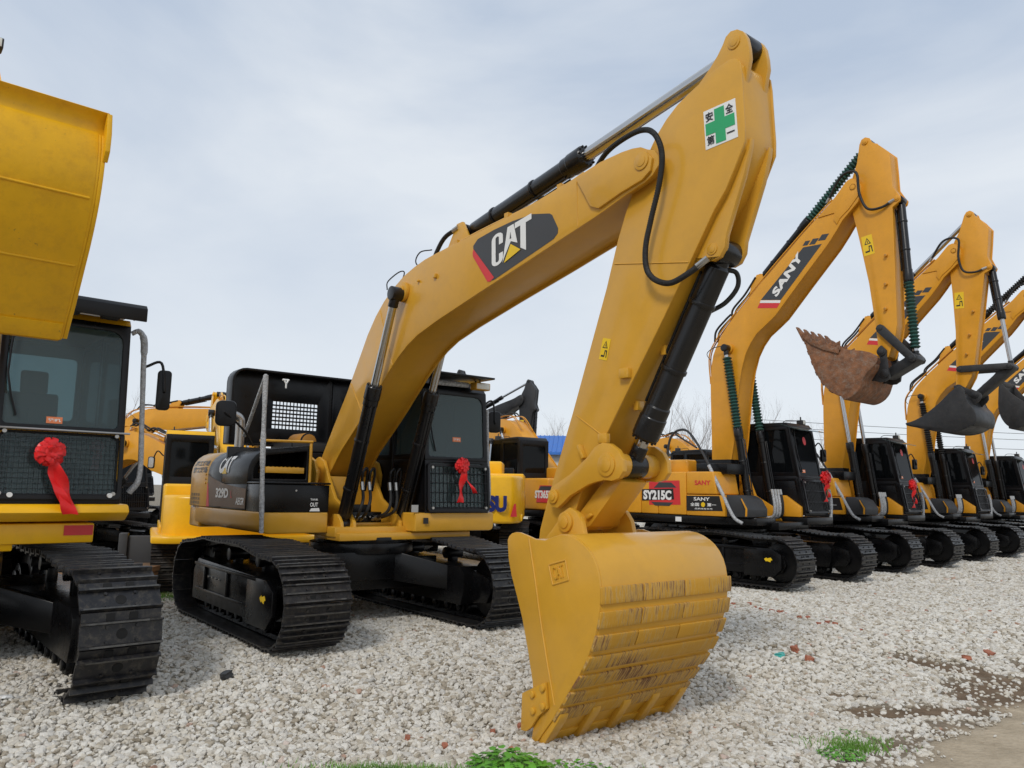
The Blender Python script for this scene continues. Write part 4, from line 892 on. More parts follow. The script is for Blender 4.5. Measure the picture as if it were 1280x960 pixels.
def orange_arm(root, P0, ba=0, sa=0, ka=-123, rodlink=None, boots=None, bucket_mat=None, decals=True, hw=.60, detail=True, P=None, brand="SANY", bsc=1.0, bkind='plain', stick_mat=None, bcb=1.304):
    """arm of the orange machines, posed by boom angle ba, stick angle sa and bucket angle ka (degrees)"""
    P = P or P0; ba, sa = R(ba), R(sa); sm_ = stick_mat or P
    B = lambda p: rot2(p, S_FOOT, ba)
    tip = B(S_TIP)
    S = lambda p: rot2((p[0]-S_TIP[0]+tip[0], p[1]-S_TIP[1]+tip[1]), tip, sa)
    W = .27; m = side_box([B(p) for p in SB_TOP+SB_BOT], W, P, .024, .018); boom = m.build('boom', root, .006)
    m = M()
    for s in (-1, 1):
        pin(m, *B(S_TIP), s*W, .07, P, s, .02); pin(m, *B((.107,4.57)), s*W, .10, P, s, .05)
        ya, yb = sorted((s*W, s*(W+.02))); m.xz([B(p) for p in [(2.10,6.84),(2.45,7.15),(2.66,7.38),(2.78,7.40),(2.89,7.28),(2.87,7.05),(2.70,6.86),(2.52,6.72),(2.46,6.62),(2.40,6.72),(2.42,6.85)]], ya, yb, P)
    m.build('boom_boss', boom, .008)
    b0, b1 = Vector((*B((.529,5.50)), 0)), None
    U = Vector((B((2.282,6.98))[0]-B((.529,5.50))[0], 0, B((2.282,6.98))[1]-B((.529,5.50))[1])).normalized(); V = Vector((-U.z, 0, U.x))
    if decals:
        BB = lambda L_: [B(p) for p in L_]
        lp = sticker('logo_panel', BB([(.854,5.467),(1.282,5.391),(2.152,6.318),(1.78,6.336)]), (0,-W,0), X_, Z_, LG, boom, .003)
        sticker('red_stripe', BB([(.772,5.314),(1.196,5.243),(1.261,5.331),(.827,5.406)]), (0,-W,0), X_, Z_, REDP, boom, .003)
        sticker('white_stripe', BB([(.83,5.41),(1.263,5.335),(1.281,5.385),(.85,5.458)]), (0,-W,0), X_, Z_, WH, boom, .003)
        for q in ([(1.765,6.37),(1.865,6.36),(1.93,6.44),(1.83,6.45)], [(1.90,6.36),(2.014,6.345),(2.10,6.445),(1.98,6.46)], [(2.074,6.395),(2.217,6.38),(2.30,6.485),(2.163,6.50)]): sticker('logo_block', BB(q), (0,-W,0), X_, Z_, LG, boom, .003)
        o = B((1.215,5.42)); U2 = Vector((B((2.0,6.36))[0]-o[0], 0, B((2.0,6.36))[1]-o[1])).normalized()
        lettering('lettering', brand, Vector((o[0], -W, o[1]))+U2*.02+Vector((-U2.z,0,U2.x))*.035, U2, Vector((-U2.z,0,U2.x)), .94, .165, WH, lp, .05, .10, 1.08, lift=.006)
    if detail:
        for k, yy in enumerate((-.20, -.14, .14, .20)):
            m = M(); m.tube([(*((B((a, b))[0], yy, B((a, b))[1]))[:3],) for a, b in ((-.40,3.9),(-.42,4.5),(-.22,4.85),(.0,5.10),(.5,5.58),(1.19,6.20),(2.0,6.88),(2.35,7.15))], .014, BRASS if k % 2 else P, 6, 5); m.build('boom_pipe', boom)
        def bp(a, b, y): q = B((a, b)); return (q[0], y, q[1])
        for yy in (-.12, .0):
            hose(boom, [bp(.10,5.22,yy), bp(.12,5.42,yy), bp(.40,5.68,yy), bp(.66,6.0,yy)], .022, RB, ends=False)
            hose(boom, [bp(-.28,4.78,yy-.08), bp(-.24,5.0,yy-.08), bp(-.02,5.20,yy-.08), bp(.12,5.30,yy-.08)], .022, RB, ends=False)
        m = M(); m.tube([bp(.05,4.62,-.40), bp(-.18,4.60,-.42), bp(-.34,4.50,-.40), bp(-.28,4.36,-.36)], .008, RB, 6, 8); m.build('cable', boom)
        e1, e2 = B((2.55,7.25)), S((3.42,6.93))
        hose(boom, [bp(2.25,7.12,-.2), (B((2.56,7.52))[0], -.26, B((2.56,7.52))[1]), (S((2.86,7.50))[0], -.30, S((2.86,7.50))[1]), (S((2.90,7.10))[0], -.29, S((2.90,7.10))[1]), (S((3.02,6.78))[0], -.27, S((3.02,6.78))[1]), (S((3.25,6.74))[0], -.24, S((3.25,6.74))[1]), (S((3.45,6.84))[0], -.18, S((3.45,6.84))[1])], .024, RB, spiral=False)
    m = M(); m.xz([B(p) for p in [(.45,5.44),(.55,5.85),(.68,6.05),(.80,6.05),(.86,5.80)]], -.12, -.08, P); m.xz([B(p) for p in [(.45,5.44),(.55,5.85),(.68,6.05),(.80,6.05),(.86,5.80)]], .08, .12, P); m.build('stick_cylinder_lug', boom, .008)
    # stick
    Wd = .175; SSp = [S(p) for p in SS]; m = M(); m.xz(inset(SSp, .022), -(Wd-.01), Wd-.01, sm_)
    for s in (-1, 1): m.xz(SSp, min(s*Wd, s*(Wd-.016)), max(s*Wd, s*(Wd-.016)), sm_)
    st = m.build('stick', root, .008)
    m = M()
    for s in (-1, 1): pin(m, *S(S_EAR), s*Wd, .055, sm_, s, .02); pin(m, *S(S_LUG), s*Wd, .05, sm_, s, .02)
    for f in (.22, .48, .70):
        q = S((3.30-.1*f, 6.3-2.0*f)); m.cyl((q[0],-Wd-.06,q[1]), (q[0],-Wd,q[1]), .03, BRASS, seg=8)
    m.build('stick_boss', st, .006)
    a, b, c_ = S((2.89,5.93)), S((3.08,5.95)), S((2.85,6.29))
    warn_plate(st, Vector((a[0],-Wd,a[1])), Vector((b[0]-a[0],0,b[1]-a[1])).normalized(), Vector((c_[0]-a[0],0,c_[1]-a[1])).normalized(), .19, .37)
    rodlink = rodlink or S((3.74,4.30)); lug, ear, bpn, ls = S(S_LUG), S(S_EAR), S(S_BP), S(S_LS)
    bt_ = boots or {}
    q = B((.107,4.57))
    for s in (-1, 1): ram(root, 'boom_cylinder', (.60, s*.41, 1.25), (q[0], s*.40, q[1]), .075, .045, .50, w=.07, boot=bt_.get('boom'))
    q = B((.74,5.98)); ram(root, 'stick_cylinder', (q[0],0,q[1]), (ear[0],0,ear[1]), .08, .05, .46, w=.09, boot=bt_.get('stick'))
    ram(root, 'bucket_cylinder', (lug[0],0,lug[1]), (rodlink[0],0,rodlink[1]), .07, .045, .52, w=.09, boot=bt_.get('bucket'))
    bm_ = bucket_mat or BBK
    bk, T = bucket(root, bpn, R(ka), bsc, hw, bm_, bkind, earw=.20, dep=.93)
    lp2 = T((4.935,1.387))
    def bar(a, b, y0, y1, r, mat):
        a, b = Vector(a), Vector(b); d = (b-a).normalized(); n = Vector((-d.y, d.x)); pl = [a-d*r*.7+n*r*.7, a-d*r, a-d*r*.7-n*r*.7, a-n*r, b-n*r*.9, b+d*r*.7-n*r*.7, b+d*r, b+d*r*.7+n*r*.7, b+n*r*.9, a+n*r]
        mm = M(); mm.xz([tuple(v) for v in pl], y0, y1, mat); mm.cyl((a.x, y0-.01, a.y), (a.x, y1+.01, a.y), r*.55, mat); mm.cyl((b.x, y0-.01, b.y), (b.x, y1+.01, b.y), r*.55, mat); return mm
    for s in (-1, 1): y0, y1 = sorted((s*.19, s*.235)); bar(ls, rodlink, y0, y1, .075, bm_ if bm_ is not RUST else BBK).build('idler_link', root, .008)
    bar(rodlink, lp2, -.15, .15, .085, BBK).build('bucket_link', root, .008)
    return dict(tip=tip, bpin=bpn)
def orange_excavator(x, y, yaw, label, group='row of orange excavators on the right', z=.12, arm=None, P=None, detail=True, text=True, rails=True, name='excavator', cabm=None, deckm=None, cwz=1.98, roofm=None):
    P = P or YO
    root = empty(name, (x, y, z), R(yaw-90), label, 'excavator', group)
    undercarriage(root, 1.72, -1.75, .44, 2.38, .60, hump=.06, ring_z=.98, cx=0, detail=detail, decal=(text is True), hw=.25)
    dk = deckm or BK
    # deck and skirts
    m = M(); m.box(-2.2, 1.30, -.60, .50, .98, 1.12, dk); m.xy([(-2.3,-1.36),(.45,-1.36),(1.15,-1.10),(1.15,-.45),(-2.3,-.45)], 1.06, 1.20, dk); m.box(-1.6, 1.35, .36, 1.38, 1.06, 1.20, dk); m.build('deck', root, .012)
    cw = [(-1.85,-1.36),(-2.3,-1.33),(-2.6,-1.16),(-2.72,-.9),(-2.76,0),(-2.72,.9),(-2.6,1.16),(-2.3,1.33),(-1.85,1.36)]
    m = M(); m.xy(cw, 1.02, cwz, P); m.build('counterweight', root, .06, seg=3)
    for (xa, xb, nm) in ((-1.845, -1.32, 'pump_door'), (-1.31, -.885, 'engine_door'), (-.875, -.205, 'engine_door')):
        m = M(); m.box(xa, xb, -1.37, -.5, 1.21, 2.035, P); m.build(nm, root, .025, seg=3)
    m = M(); m.box(-1.84, -.21, -.49, 1.35, 1.21, 2.0, P); m.box(-1.6, -.5, -.9, .5, 2.0, 2.30, P); m.build('engine_cover', root, .05, seg=3)
    m = M(); m.xz([(-.195,1.61),(.50,1.61),(.42,2.04),(-.195,2.04)], -1.37, -.62, P); tk = m.build('fuel_tank', root, .03, seg=3)
    m = M(); m.xz([(-.195,1.21),(.66,1.21),(.66,1.60),(-.195,1.60)], -1.37, -.65, P); tb = m.build('tool_box', root, .02)
    m = M(); m.xz([(.67,1.21),(1.12,1.21),(1.13,1.36),(1.02,1.54),(.90,1.60),(.67,1.61)], -1.33, -.68, DG); m.xz([(1.06,1.21),(1.14,1.21),(1.15,1.37),(1.03,1.57),(.97,1.56),(1.07,1.36)], -1.37, -1.33, P); m.build('step_box', root, .02)
    m = M(); m.box(-.15,.55,-1.1,-.5,2.0,2.2,BK); m.box(-.9,.3,-.6,-.3,1.6,2.3,BK); m.build('step_frame', root, .01)
    if text:
        y_ = -1.371
        if text is True:
            eb = sticker('badge', [(-1.10,1.86),(-.35,1.87),(-.33,1.40),(-1.10,1.38)], (0,y_,0), X_, Z_, REDP, root, .003)
            sticker('badge_block', [(-.98,1.72),(-.42,1.73),(-.55,1.83),(-.85,1.83)], (0,y_,0), X_, Z_, LG, eb, .005)
            sticker('badge_block', [(-1.05,1.44),(-.50,1.44),(-.60,1.37),(-.95,1.37)], (0,y_,0), X_, Z_, LG, eb, .005)
            sticker('badge_plate', [(-1.28,1.69),(-.50,1.71),(-.48,1.50),(-1.28,1.46)], (0,y_,0), X_, Z_, BLP, eb, .007)
            lettering('lettering', 'SY215C', (-1.24,y_,1.485), X_, Z_, .70, .19, WH, eb, .05, lift=.011)
        lettering('lettering', 'SANY', (.005,y_,1.785), X_, Z_, .36, .09, REDP, tk, .03, lift=.005)
        pn = sticker('sign_panel', [(-.19,1.29),(.62,1.31),(.55,1.585),(-.19,1.58)], (0,y_,0), X_, Z_, BLP, tb, .003)
        lettering('lettering', 'SANY', (-.02,y_,1.49), X_, Z_, .36, .065, WH, pn, .02, lift=.005)
        lettering('lettering', '全国', (-.10,y_,1.385), X_, Z_, .20, .065, WH, pn, .02, lift=.005); lettering('lettering', '第一', (.28,y_,1.385), X_, Z_, .20, .065, WH, pn, .02, lift=.005)
        M().cyl((.19,y_-.002,1.418), (.19,y_-.006,1.418), .045, YLP, seg=16).build('badge_disc', pn)
        lettering('lettering', '品质改变世界', (.0,y_,1.325), X_, Z_, .40, .03, WH, pn, .01, lift=.005)
        sticker('white_plate', [(-.46,1.08),(-.32,1.08),(-.32,1.17),(-.46,1.17)], (0,-1.361,0), X_, Z_, WH, root, .004)
    if rails:
        m = M(); m.tube([(-.72,-1.28,2.04),(-.70,-1.28,2.4),(-.62,-1.28,2.72),(-.42,-1.28,2.86),(-.15,-1.28,2.78),(.25,-1.28,2.20),(.72,-1.33,1.35)], .024, DG, 8, 6); m.tube([(-.5,-1.28,2.78),(.0,-1.28,2.50)], .018, DG, 8, 0); m.build('handrail', root)
        m = M(); m.tube([(.28,-1.30,2.16),(.60,-1.34,1.62),(.82,-1.34,1.22),(.98,-1.30,1.10)], .034, WRAP, 8, 6); m.build('wrapped_rail', root, 0, 60)
        m = M(); m.tube([(1.30,1.37,1.10),(1.30,1.42,1.5),(1.25,1.44,1.75)], .035, WRAP, 8, 6); m.build('wrapped_grab_rail', root, 0, 60)
    # tower plates
    for s in (-1, 1):
        m = M(); ya, yb = sorted((s*.285, s*.33)); m.xz([(-.7,1.12),(-.45,1.9),(-.15,2.15),(.12,2.05),(.30,1.6),(.75,1.35),(.85,1.12)], ya, yb, P); m.build('boom_bracket', root, .01)
    for k in range(4):
        hose(root, [(.95,-.22+.10*k,1.72),(1.00,-.22+.10*k,1.45),(.95,-.2+.10*k,1.22),(.70,-.2+.1*k,1.18)], .026, WRAP if k < 3 else RB)
    m = M(); m.xz([(1.22,1.21),(1.22,1.40),(.9,1.62),(.7,1.62),(.7,1.21)], .34, .44, P); m.build('cab_step_cover', root, .01)
    c = cab(root, -.55, 1.25, .95, .45, 1.36, 1.28, 3.0, .40, mat=cabm or BKC, glassm=GLD, guard=(.0, .66, 16, 3, BKC, .007) if detail else None, sticker_at=(.62, .80), roofm=roofm)
    if text:
        dsc = M().ext([(.06*math.cos(a*.3927), .085*math.sin(a*.3927)) for a in range(16)], (1.055, .80, 2.70), Y_, Vector((-.17,0,.98)), .04, .044, REDP).build('round_sticker', c)
        lettering('lettering', 'S', (1.055,.78,2.665), Y_, Vector((-.17,0,.98)), .04, .07, WH, dsc, .02, lift=.046)
    m = M(); m.xz([(.80,3.03),(1.22,2.90),(1.22,2.915),(.80,3.045)], .44, 1.38, GLL); m.build('rain_visor', c)
    lamp(c, .85, 1.2, 3.12, .12); m = M(); m.tube([(.5,1.0,3.07),(.6,1.0,3.16),(.9,1.05,3.14)], .008, BKC, 5, 3); m.build('cab_cable', c)
    mirror(root, (1.0,1.37,2.6), (1.05,1.50,2.7), (1.08,1.60,2.45), .14, .26, (.95,-.2,0)) if detail else None
    a = arm or {}
    a = dict(a); a.setdefault("detail", detail); orange_arm(root, P, **a)
    return root

# ------------------------------------------------------------------ yellow machine at the left edge
def left_excavator():
    root = empty('excavator', (-5.60, 7.48, -.03), R(41-90), 'golden yellow excavator cut off by the left edge, bucket raised above its cab', 'excavator')
    P = YK
    undercarriage(root, 2.08, -1.40, .52, 2.30, .61, hump=.06, ring_z=1.16, cx=0, style='big')
    m = M(); m.box(-2.6, 1.25, -.7, .55, 1.16, 1.34, P); m.box(-1.2, 1.28, .30, 1.18, 1.22, 1.40, P); m.build('main_frame', root, .015)
    m = M(); m.ext([(-1.4,1.45),(-1.4,1.60),(-.62,1.60),(-.62,1.45)], (-1.6,0,0), Y_, Z_, 0, 2.7, P); m.xz([(-1.6,1.42),(1.36,1.42),(1.50,1.50),(1.44,1.575),(-1.6,1.575)], -.02, 1.42, P); dk = m.build('deck', root, .02)
    sticker('red_reflector', [(0,0),(.24,0),(.24,.09),(0,.09)], (1.283, .93, 1.29), Y_, Z_, REDP, root, .004)
    cw = [(-1.5,-1.45),(-2.3,-1.35),(-2.9,-1.0),(-3.15,-.4),(-3.2,0),(-3.15,.4),(-2.9,1.0),(-2.3,1.35),(-1.5,1.45)]
    m = M(); m.xy(cw, 1.18, 2.3, P); m.build('counterweight', root, .08, seg=3)
    m = M(); m.box(-1.5, .2, -1.42, -.6, 1.6, 2.3, P); m.box(-1.5, -.6, -.6, 1.42, 1.6, 2.35, P); m.build('engine_cover', root, .05)
    c = cab(root, -.50, 1.34, 1.20, .30, 1.36, 1.60, 3.30, .37, mat=BKC, glassm=GLL, guard=(.02, .66, 26, 14, BKC, .0022), sticker_at=(.70, .70), roofm=P, lower=.36)
    m = M(); m.ring(rrect(.30, 1.585, 1.36, 2.25, .05, 4), rrect(.345, 1.64, 1.315, 2.22, .06, 4), (1.355,0,0), Y_, Z_, -.02, .0, P); m.build('lower_trim', c, .004)
    m = M(); m.tube([(1.42,.28,2.235),(1.42,1.38,2.235)], .010, ST, 8, 0); m.tube([(1.41,.34,1.66),(1.41,1.33,1.66)], .006, BKC, 6, 0)
    for yy in (.46, 1.25): m.cyl((1.41,yy,1.655), (1.44,yy,1.655), .022, WH, seg=12)
    m.build('guard_bar', c)
    m = M(); m.xz([(.35,3.50),(1.56,3.46),(1.60,3.42),(1.60,3.30),(1.575,3.30),(1.575,3.41),(.35,3.47)], .55, 1.40, BKC)
    for yy in (.55, .80, 1.10, 1.385): m.xz([(1.2,3.37),(1.54,3.34),(1.56,3.44),(1.2,3.46)], yy-.008, yy+.008, BKC)
    m.build('light_guard', c, .004)
    for yy in (.78, 1.12): lamp(c, 1.44, yy, 3.36, .15)
    m = M(); m.tube([(1.18,1.38,3.24),(1.20,1.44,3.27),(1.22,1.49,3.18),(1.24,1.50,2.9),(1.26,1.52,2.4),(1.30,1.53,1.85),(1.26,1.46,1.68)], [.024,.028,.034,.026,.024,.026,.03], WRAP, 9, 8); m.build('wrapped_grab_rail', root, 0, 60)
    mirror(root, (1.24,1.52,2.92), (1.26,1.66,2.97), (1.26,1.70,2.70), .13, .40, (.96,-.2,0))
    m = M()
    for s in (-1, 1): m.xz([(-.6,1.34),(-.3,2.2),(0,2.4),(.3,2.1),(.9,1.5),(1.0,1.34)], *sorted((s*.33,s*.38)), P)
    m.build('boom_bracket', root, .01)
    # short raised arm; only its bucket reaches into the picture
    foot, tip, bp_ = (0,2.1), (-1.2,6.2), (2.08,4.31)
    bo = [(-.25,2.0),(-.75,3.2),(-1.2,4.4),(-1.5,5.4),(-1.4,6.1),(-1.2,6.4),(-1.0,6.2),(-.9,5.4),(-.45,4.4),(-.1,3.2),(.2,2.1),(0,1.9)]
    b = side_box(bo, .30, P).build('boom', root, .006)
    stp = [(-2.1,6.9),(-2.0,6.6),(-1.5,6.1),(1.85,4.30),(2.00,4.21),(2.14,4.23),(2.16,4.36),(1.85,4.65),(-.3,6.4),(-1.0,6.8),(-1.9,7.1)]
    st = side_box(stp, .15, P).build('stick', root, .006)
    l = lamp(b, 1.60, -.05, 5.56, .16, DG); m = M(); m.tube([(1.56,-.05,5.68),(1.5,-.25,5.9),(.5,-.3,6.3),(-.6,-.30,6.3)], .016, BKC, 8, 6); m.build('lamp_bracket', b)
    for s in (-1, 1): ram(root, 'boom_cylinder', (.9, s*.43, 1.5), (-.7, s*.42, 4.6), .08, .045, .6, w=.07)
    ram(root, 'stick_cylinder', (-1.45,0,5.2), (-2.0,0,6.85), .09, .05, .6)
    lk = (1.35, 4.98)
    ram(root, 'bucket_cylinder', (-1.0,0,6.7), (lk[0],0,lk[1]), .05, .035, .6)
    bk, T = bucket(root, bp_, 0, 1.03, .54, YKB, 'clean', earw=.2)
    m = M(); fl = [(5.735,1.10),(5.725,1.14),(5.725,1.18),(5.735,1.215),(5.76,1.245),(5.795,1.265)]
    m.xzstrip([T(q) for q in fl], [T((a-.02, c+.012)) for a, c in fl], -.56, .57, YKB)
    for y0, y1 in ((.55, .585), (-.585, -.55)): m.xz([T(q) for q in [(5.70,1.22),(5.80,1.262),(5.835,1.10),(5.83,.97),(5.78,.90),(5.72,1.0)]], y0, y1, YKB)
    m.build('bucket_rim', bk, .006)
    m = M()   # seams across the back plate
    for f, mt in ((22, YKB), (26, YKB)): p = T(BKT[f]); m.tube([(p[0]+.004,-.53,p[1]), (p[0]+.004,.50,p[1])], .012 if mt is YKB else .008, mt, 6, 0)
    for s in (-1, 1): m.xz([T(q) for q in BKT[14:31]]+[T(q) for q in inset(BKT, .05)[30:13:-1]], *sorted((s*.54, s*.57)), YKB)
    m.build('bucket_seam', bk, .004)
    return root

# ------------------------------------------------------------------ build machines
big_excavator()
left_excavator()
m1 = orange_excavator(4.57, 15.74, 41, 'orange excavator nearest in the right-hand row, rusty bucket curled up in the air', arm=dict(boots=dict(boom=GRN, stick=GRN, bucket=GRN), bucket_mat=RUST, rodlink=(3.62,3.985), bsc=.92, ka=-127))
m2 = orange_excavator(8.27, 19.19, 41, 'orange excavator second in the right-hand row, chrome rods, black bucket hanging from its stick', arm=dict(sa=-8.2, ka=-70, rodlink=(3.80,4.45), bucket_mat=BBK, ba=-1.2, bsc=.88, bkind='clean'), text='small')
m3 = orange_excavator(12.15, 22.75, 41, 'orange excavator third in the right-hand row, black rubber boots on its boom rods', arm=dict(sa=-3, ka=-150, ba=-2.5, bucket_mat=BBK, bsc=.82, bkind='clean', boots=dict(boom=RB, stick=RB)), text='small')
m4 = orange_excavator(15.9, 26.2, 41, 'orange excavator farthest along the right-hand row, partly past the frame edge', arm=dict(sa=-6, ka=-80, ba=-3, rodlink=(4.2,4.4), bucket_mat=RUST, bkind='clean'), text='small')
BG = 'excavators parked behind the front row'
# yellow machine turned away behind the big one, left
b1 = orange_excavator(-5.95, 16.6, 205, 'bright yellow excavator turned away, behind the left half of the big yellow excavator', BG, P=YK, text=False, rails=False, deckm=YK, roofm=YK, cwz=1.80, z=-.26, arm=dict(ba=-44, sa=46, ka=-40, decals=False, detail=True))
m = M(); m.xy([(-3.0,-1.45),(-3.05,1.2),(-2.9,1.52),(.2,1.52),(.2,1.36),(-1.8,1.30),(-2.4,.9),(-2.4,-1.45)], .98, 1.10, YK); m.build('side_skirt', b1, .03)
b2 = orange_excavator(-1.02, 18.3, 178, 'golden yellow excavator turned away with navy letters on its counterweight, behind the big cab', BG, P=YK, text=False, rails=False, deckm=YK, z=.05, arm=dict(ba=-62, sa=20, ka=-60, decals=False, detail=False))
cwt = [c for c in b2.children if c.name.startswith('counterweight')][0]
lettering('lettering', 'KOMATSU', (-2.76, .50, 1.25), (0,-1,0), Z_, 1.56, .33, NVP, cwt, .06, lift=.008)
sticker('red_reflector', [(0,0),(.16,0),(.13,.26),(.09,.26)], (-2.66,-1.12,1.16), (.6,-.8,0), Z_, REDP, cwt, .02)
b3 = orange_excavator(1.1, 21.3, 212, 'orange excavator with black cab turned away, between the big cab and the big stick', BG, text=False, rails=False, z=.05, arm=dict(ba=-50, sa=30, ka=-60, decals=False))
sd = sticker('badge', [(0,0),(.75,0),(.85,.42),(.15,.42)], (-1.35,1.352,1.40), (-1,0,0), Z_, REDP, b3, .014)
sticker('badge_block', [(.1,.3),(.7,.3),(.75,.4),(.2,.4)], (-1.35,1.352,1.40), (-1,0,0), Z_, LG, sd, .016)
lettering('lettering', 'ST365H', (-1.30,1.352,1.50), (-1,0,0), Z_, .75, .20, WH, sd, .05, lift=.018)
b4 = orange_excavator(-3.4, 37.0, 60, 'excavator with a black arm far back, its stick tip rising left of the big stick', BG, text=False, rails=False, z=.05, detail=False, arm=dict(ba=-22, sa=-8, ka=-70, decals=False, P=BBK, detail=False))
b7 = orange_excavator(-6.3, 35.5, 60, 'excavator with a black arm far back, only its tip peeking over the big cab', BG, text=False, rails=False, z=.05, detail=False, arm=dict(ba=-20, sa=-6, ka=-70, decals=False, P=BBK, detail=False))
b5 = orange_excavator(7.0, 25.5, 214, 'orange excavator turned away, seen above the tail of the nearest machine in the right-hand row', BG, text=False, rails=False, z=.05, arm=dict(ba=-54, sa=30, ka=-60, decals=False))
b8 = orange_excavator(-11.6, 20.6, 64, 'dark decked orange excavator in the gap between the left machine and the big one', BG, text=False, rails=False, z=-.26, arm=dict(ba=-62, sa=-10, ka=-60, decals=False))
b6 = orange_excavator(-14.2, 26.5, 75, 'dusty orange excavator at the far left with its arm lowered', BG, text=False, rails=False, z=.05, arm=dict(ba=-42, sa=0, ka=-60, decals=False))

# ------------------------------------------------------------------ bows
def bow(p, label, sc, tails=None): petal_bow(p, R(41-90), label, sc, tails)
bow((-4.091, 6.844, 2.00), 'large red ribbon bow on the cab guard of the machine at the left edge', .84, ((.12,.60,.15), (.085,.50,.11)))
bow((-.642, 10.158, 2.05), 'red ribbon bow on the window guard of the big excavator in the middle', .72, ((-.01,.62,.13), (.14,.45,.085)))
bow((6.24, 15.34, 2.10), 'red ribbon bow on the cab of the nearest excavator in the right-hand row', .95, ((-.02,.45,.11), (.05,.36,.08)))
bow((9.60, 18.49, 2.04), 'red ribbon bow on the cab of the second excavator in the right-hand row', .95, ((-.02,.52,.12), (.06,.42,.08)))
bow((-3.92, 7.30, 2.08), 'small red ribbon bow tied behind the cab guard at the left edge', .42, ((0,.5,.2),))

# ------------------------------------------------------------------ ground
def axis(n, near, far, k):
    t = np.linspace(-1, 1, n); return np.sinh(t*k)/np.sinh(k)*far+near
def ground():
    xs = axis(330, 1.0, 700, 7.6); ys = axis(330, 8.0, 700, 7.6)
    vs = []; la = []; mu = []
    for y in ys:
        for x in xs:
            l, d = lane_mud(x, y) if (-4 < x < 20 and 1 < y < 16) else ((0, 0) if y > 1 or x < 0 else (1, 0))
            z = gz(x, y) if abs(x) < 60 and -5 < y < 80 else (.085 if y > 8 else -.17)
            z += -.012*l-.02*d+.006*noise.noise((x*9, y*9, 1))*max(l, d)
            vs.append((x, y, z)); la.append(l); mu.append(d)
    n = len(xs); fs = [(j*n+i, j*n+i+1, (j+1)*n+i+1, (j+1)*n+i) for j in range(len(ys)-1) for i in range(n-1)]
    me = bpy.data.meshes.new('ground'); me.from_pydata(vs, [], fs)
    for nm, dat in (('lane', la), ('mud', mu)):
        a = me.attributes.new(nm, 'FLOAT', 'POINT'); a.data.foreach_set('value', dat)
    me.polygons.foreach_set('use_smooth', [True]*len(me.polygons))
    m, nt, b = newmat('ground'); N = nt.nodes; L = nt.links
    tc = N.new('ShaderNodeTexCoord'); vo = N.new('ShaderNodeTexVoronoi'); vo.inputs['Scale'].default_value = 24; L.new(tc.outputs['Object'], vo.inputs['Vector'])
    cr = N.new('ShaderNodeValToRGB'); e = cr.color_ramp.elements; e[0].color = (.13,.105,.075,1); e[1].color = (.36,.32,.25,1); L.new(vo.outputs['Color'], cr.inputs[0])
    n1 = N.new('ShaderNodeTexNoise'); n1.inputs['Scale'].default_value = 3.5; n1.inputs['Detail'].default_value = 12; n1.inputs['Roughness'].default_value = .75; L.new(tc.outputs['Object'], n1.inputs['Vector'])
    c1 = N.new('ShaderNodeValToRGB'); e = c1.color_ramp.elements; e[0].position = .3; e[0].color = (.30,.24,.165,1); e[1].position = .7; e[1].color = (.52,.43,.31,1); L.new(n1.outputs['Fac'], c1.inputs[0])
    c2 = N.new('ShaderNodeValToRGB'); e = c2.color_ramp.elements; e[0].position = .3; e[0].color = (.09,.06,.036,1); e[1].position = .7; e[1].color = (.22,.155,.10,1); L.new(n1.outputs['Fac'], c2.inputs[0])
    a1 = N.new('ShaderNodeAttribute'); a1.attribute_name = 'lane'; a2 = N.new('ShaderNodeAttribute'); a2.attribute_name = 'mud'
    x1 = N.new('ShaderNodeMix'); x1.data_type = 'RGBA'; L.new(a2.outputs['Fac'], x1.inputs['Factor']); L.new(cr.outputs[0], x1.inputs['A']); L.new(c2.outputs[0], x1.inputs['B'])
    x2 = N.new('ShaderNodeMix'); x2.data_type = 'RGBA'; L.new(a1.outputs['Fac'], x2.inputs['Factor']); L.new(x1.outputs['Result'], x2.inputs['A']); L.new(c1.outputs[0], x2.inputs['B'])
    L.new(x2.outputs['Result'], b.inputs['Base Color']); b.inputs['Roughness'].default_value = .95; b.inputs['Specular IOR Level'].default_value = .2
    ad = N.new('ShaderNodeMath'); ad.operation = 'ADD'; L.new(vo.outputs['Distance'], ad.inputs[0]); L.new(n1.outputs['Fac'], ad.inputs[1])
    bp = N.new('ShaderNodeBump'); bp.inputs['Strength'].default_value = .5; bp.inputs['Distance'].default_value = .02; L.new(ad.outputs[0], bp.inputs['Height']); L.new(bp.outputs[0], b.inputs['Normal'])
    me.materials.append(m); o = link('ground', me); tag(o, kind='structure'); return o
ground()

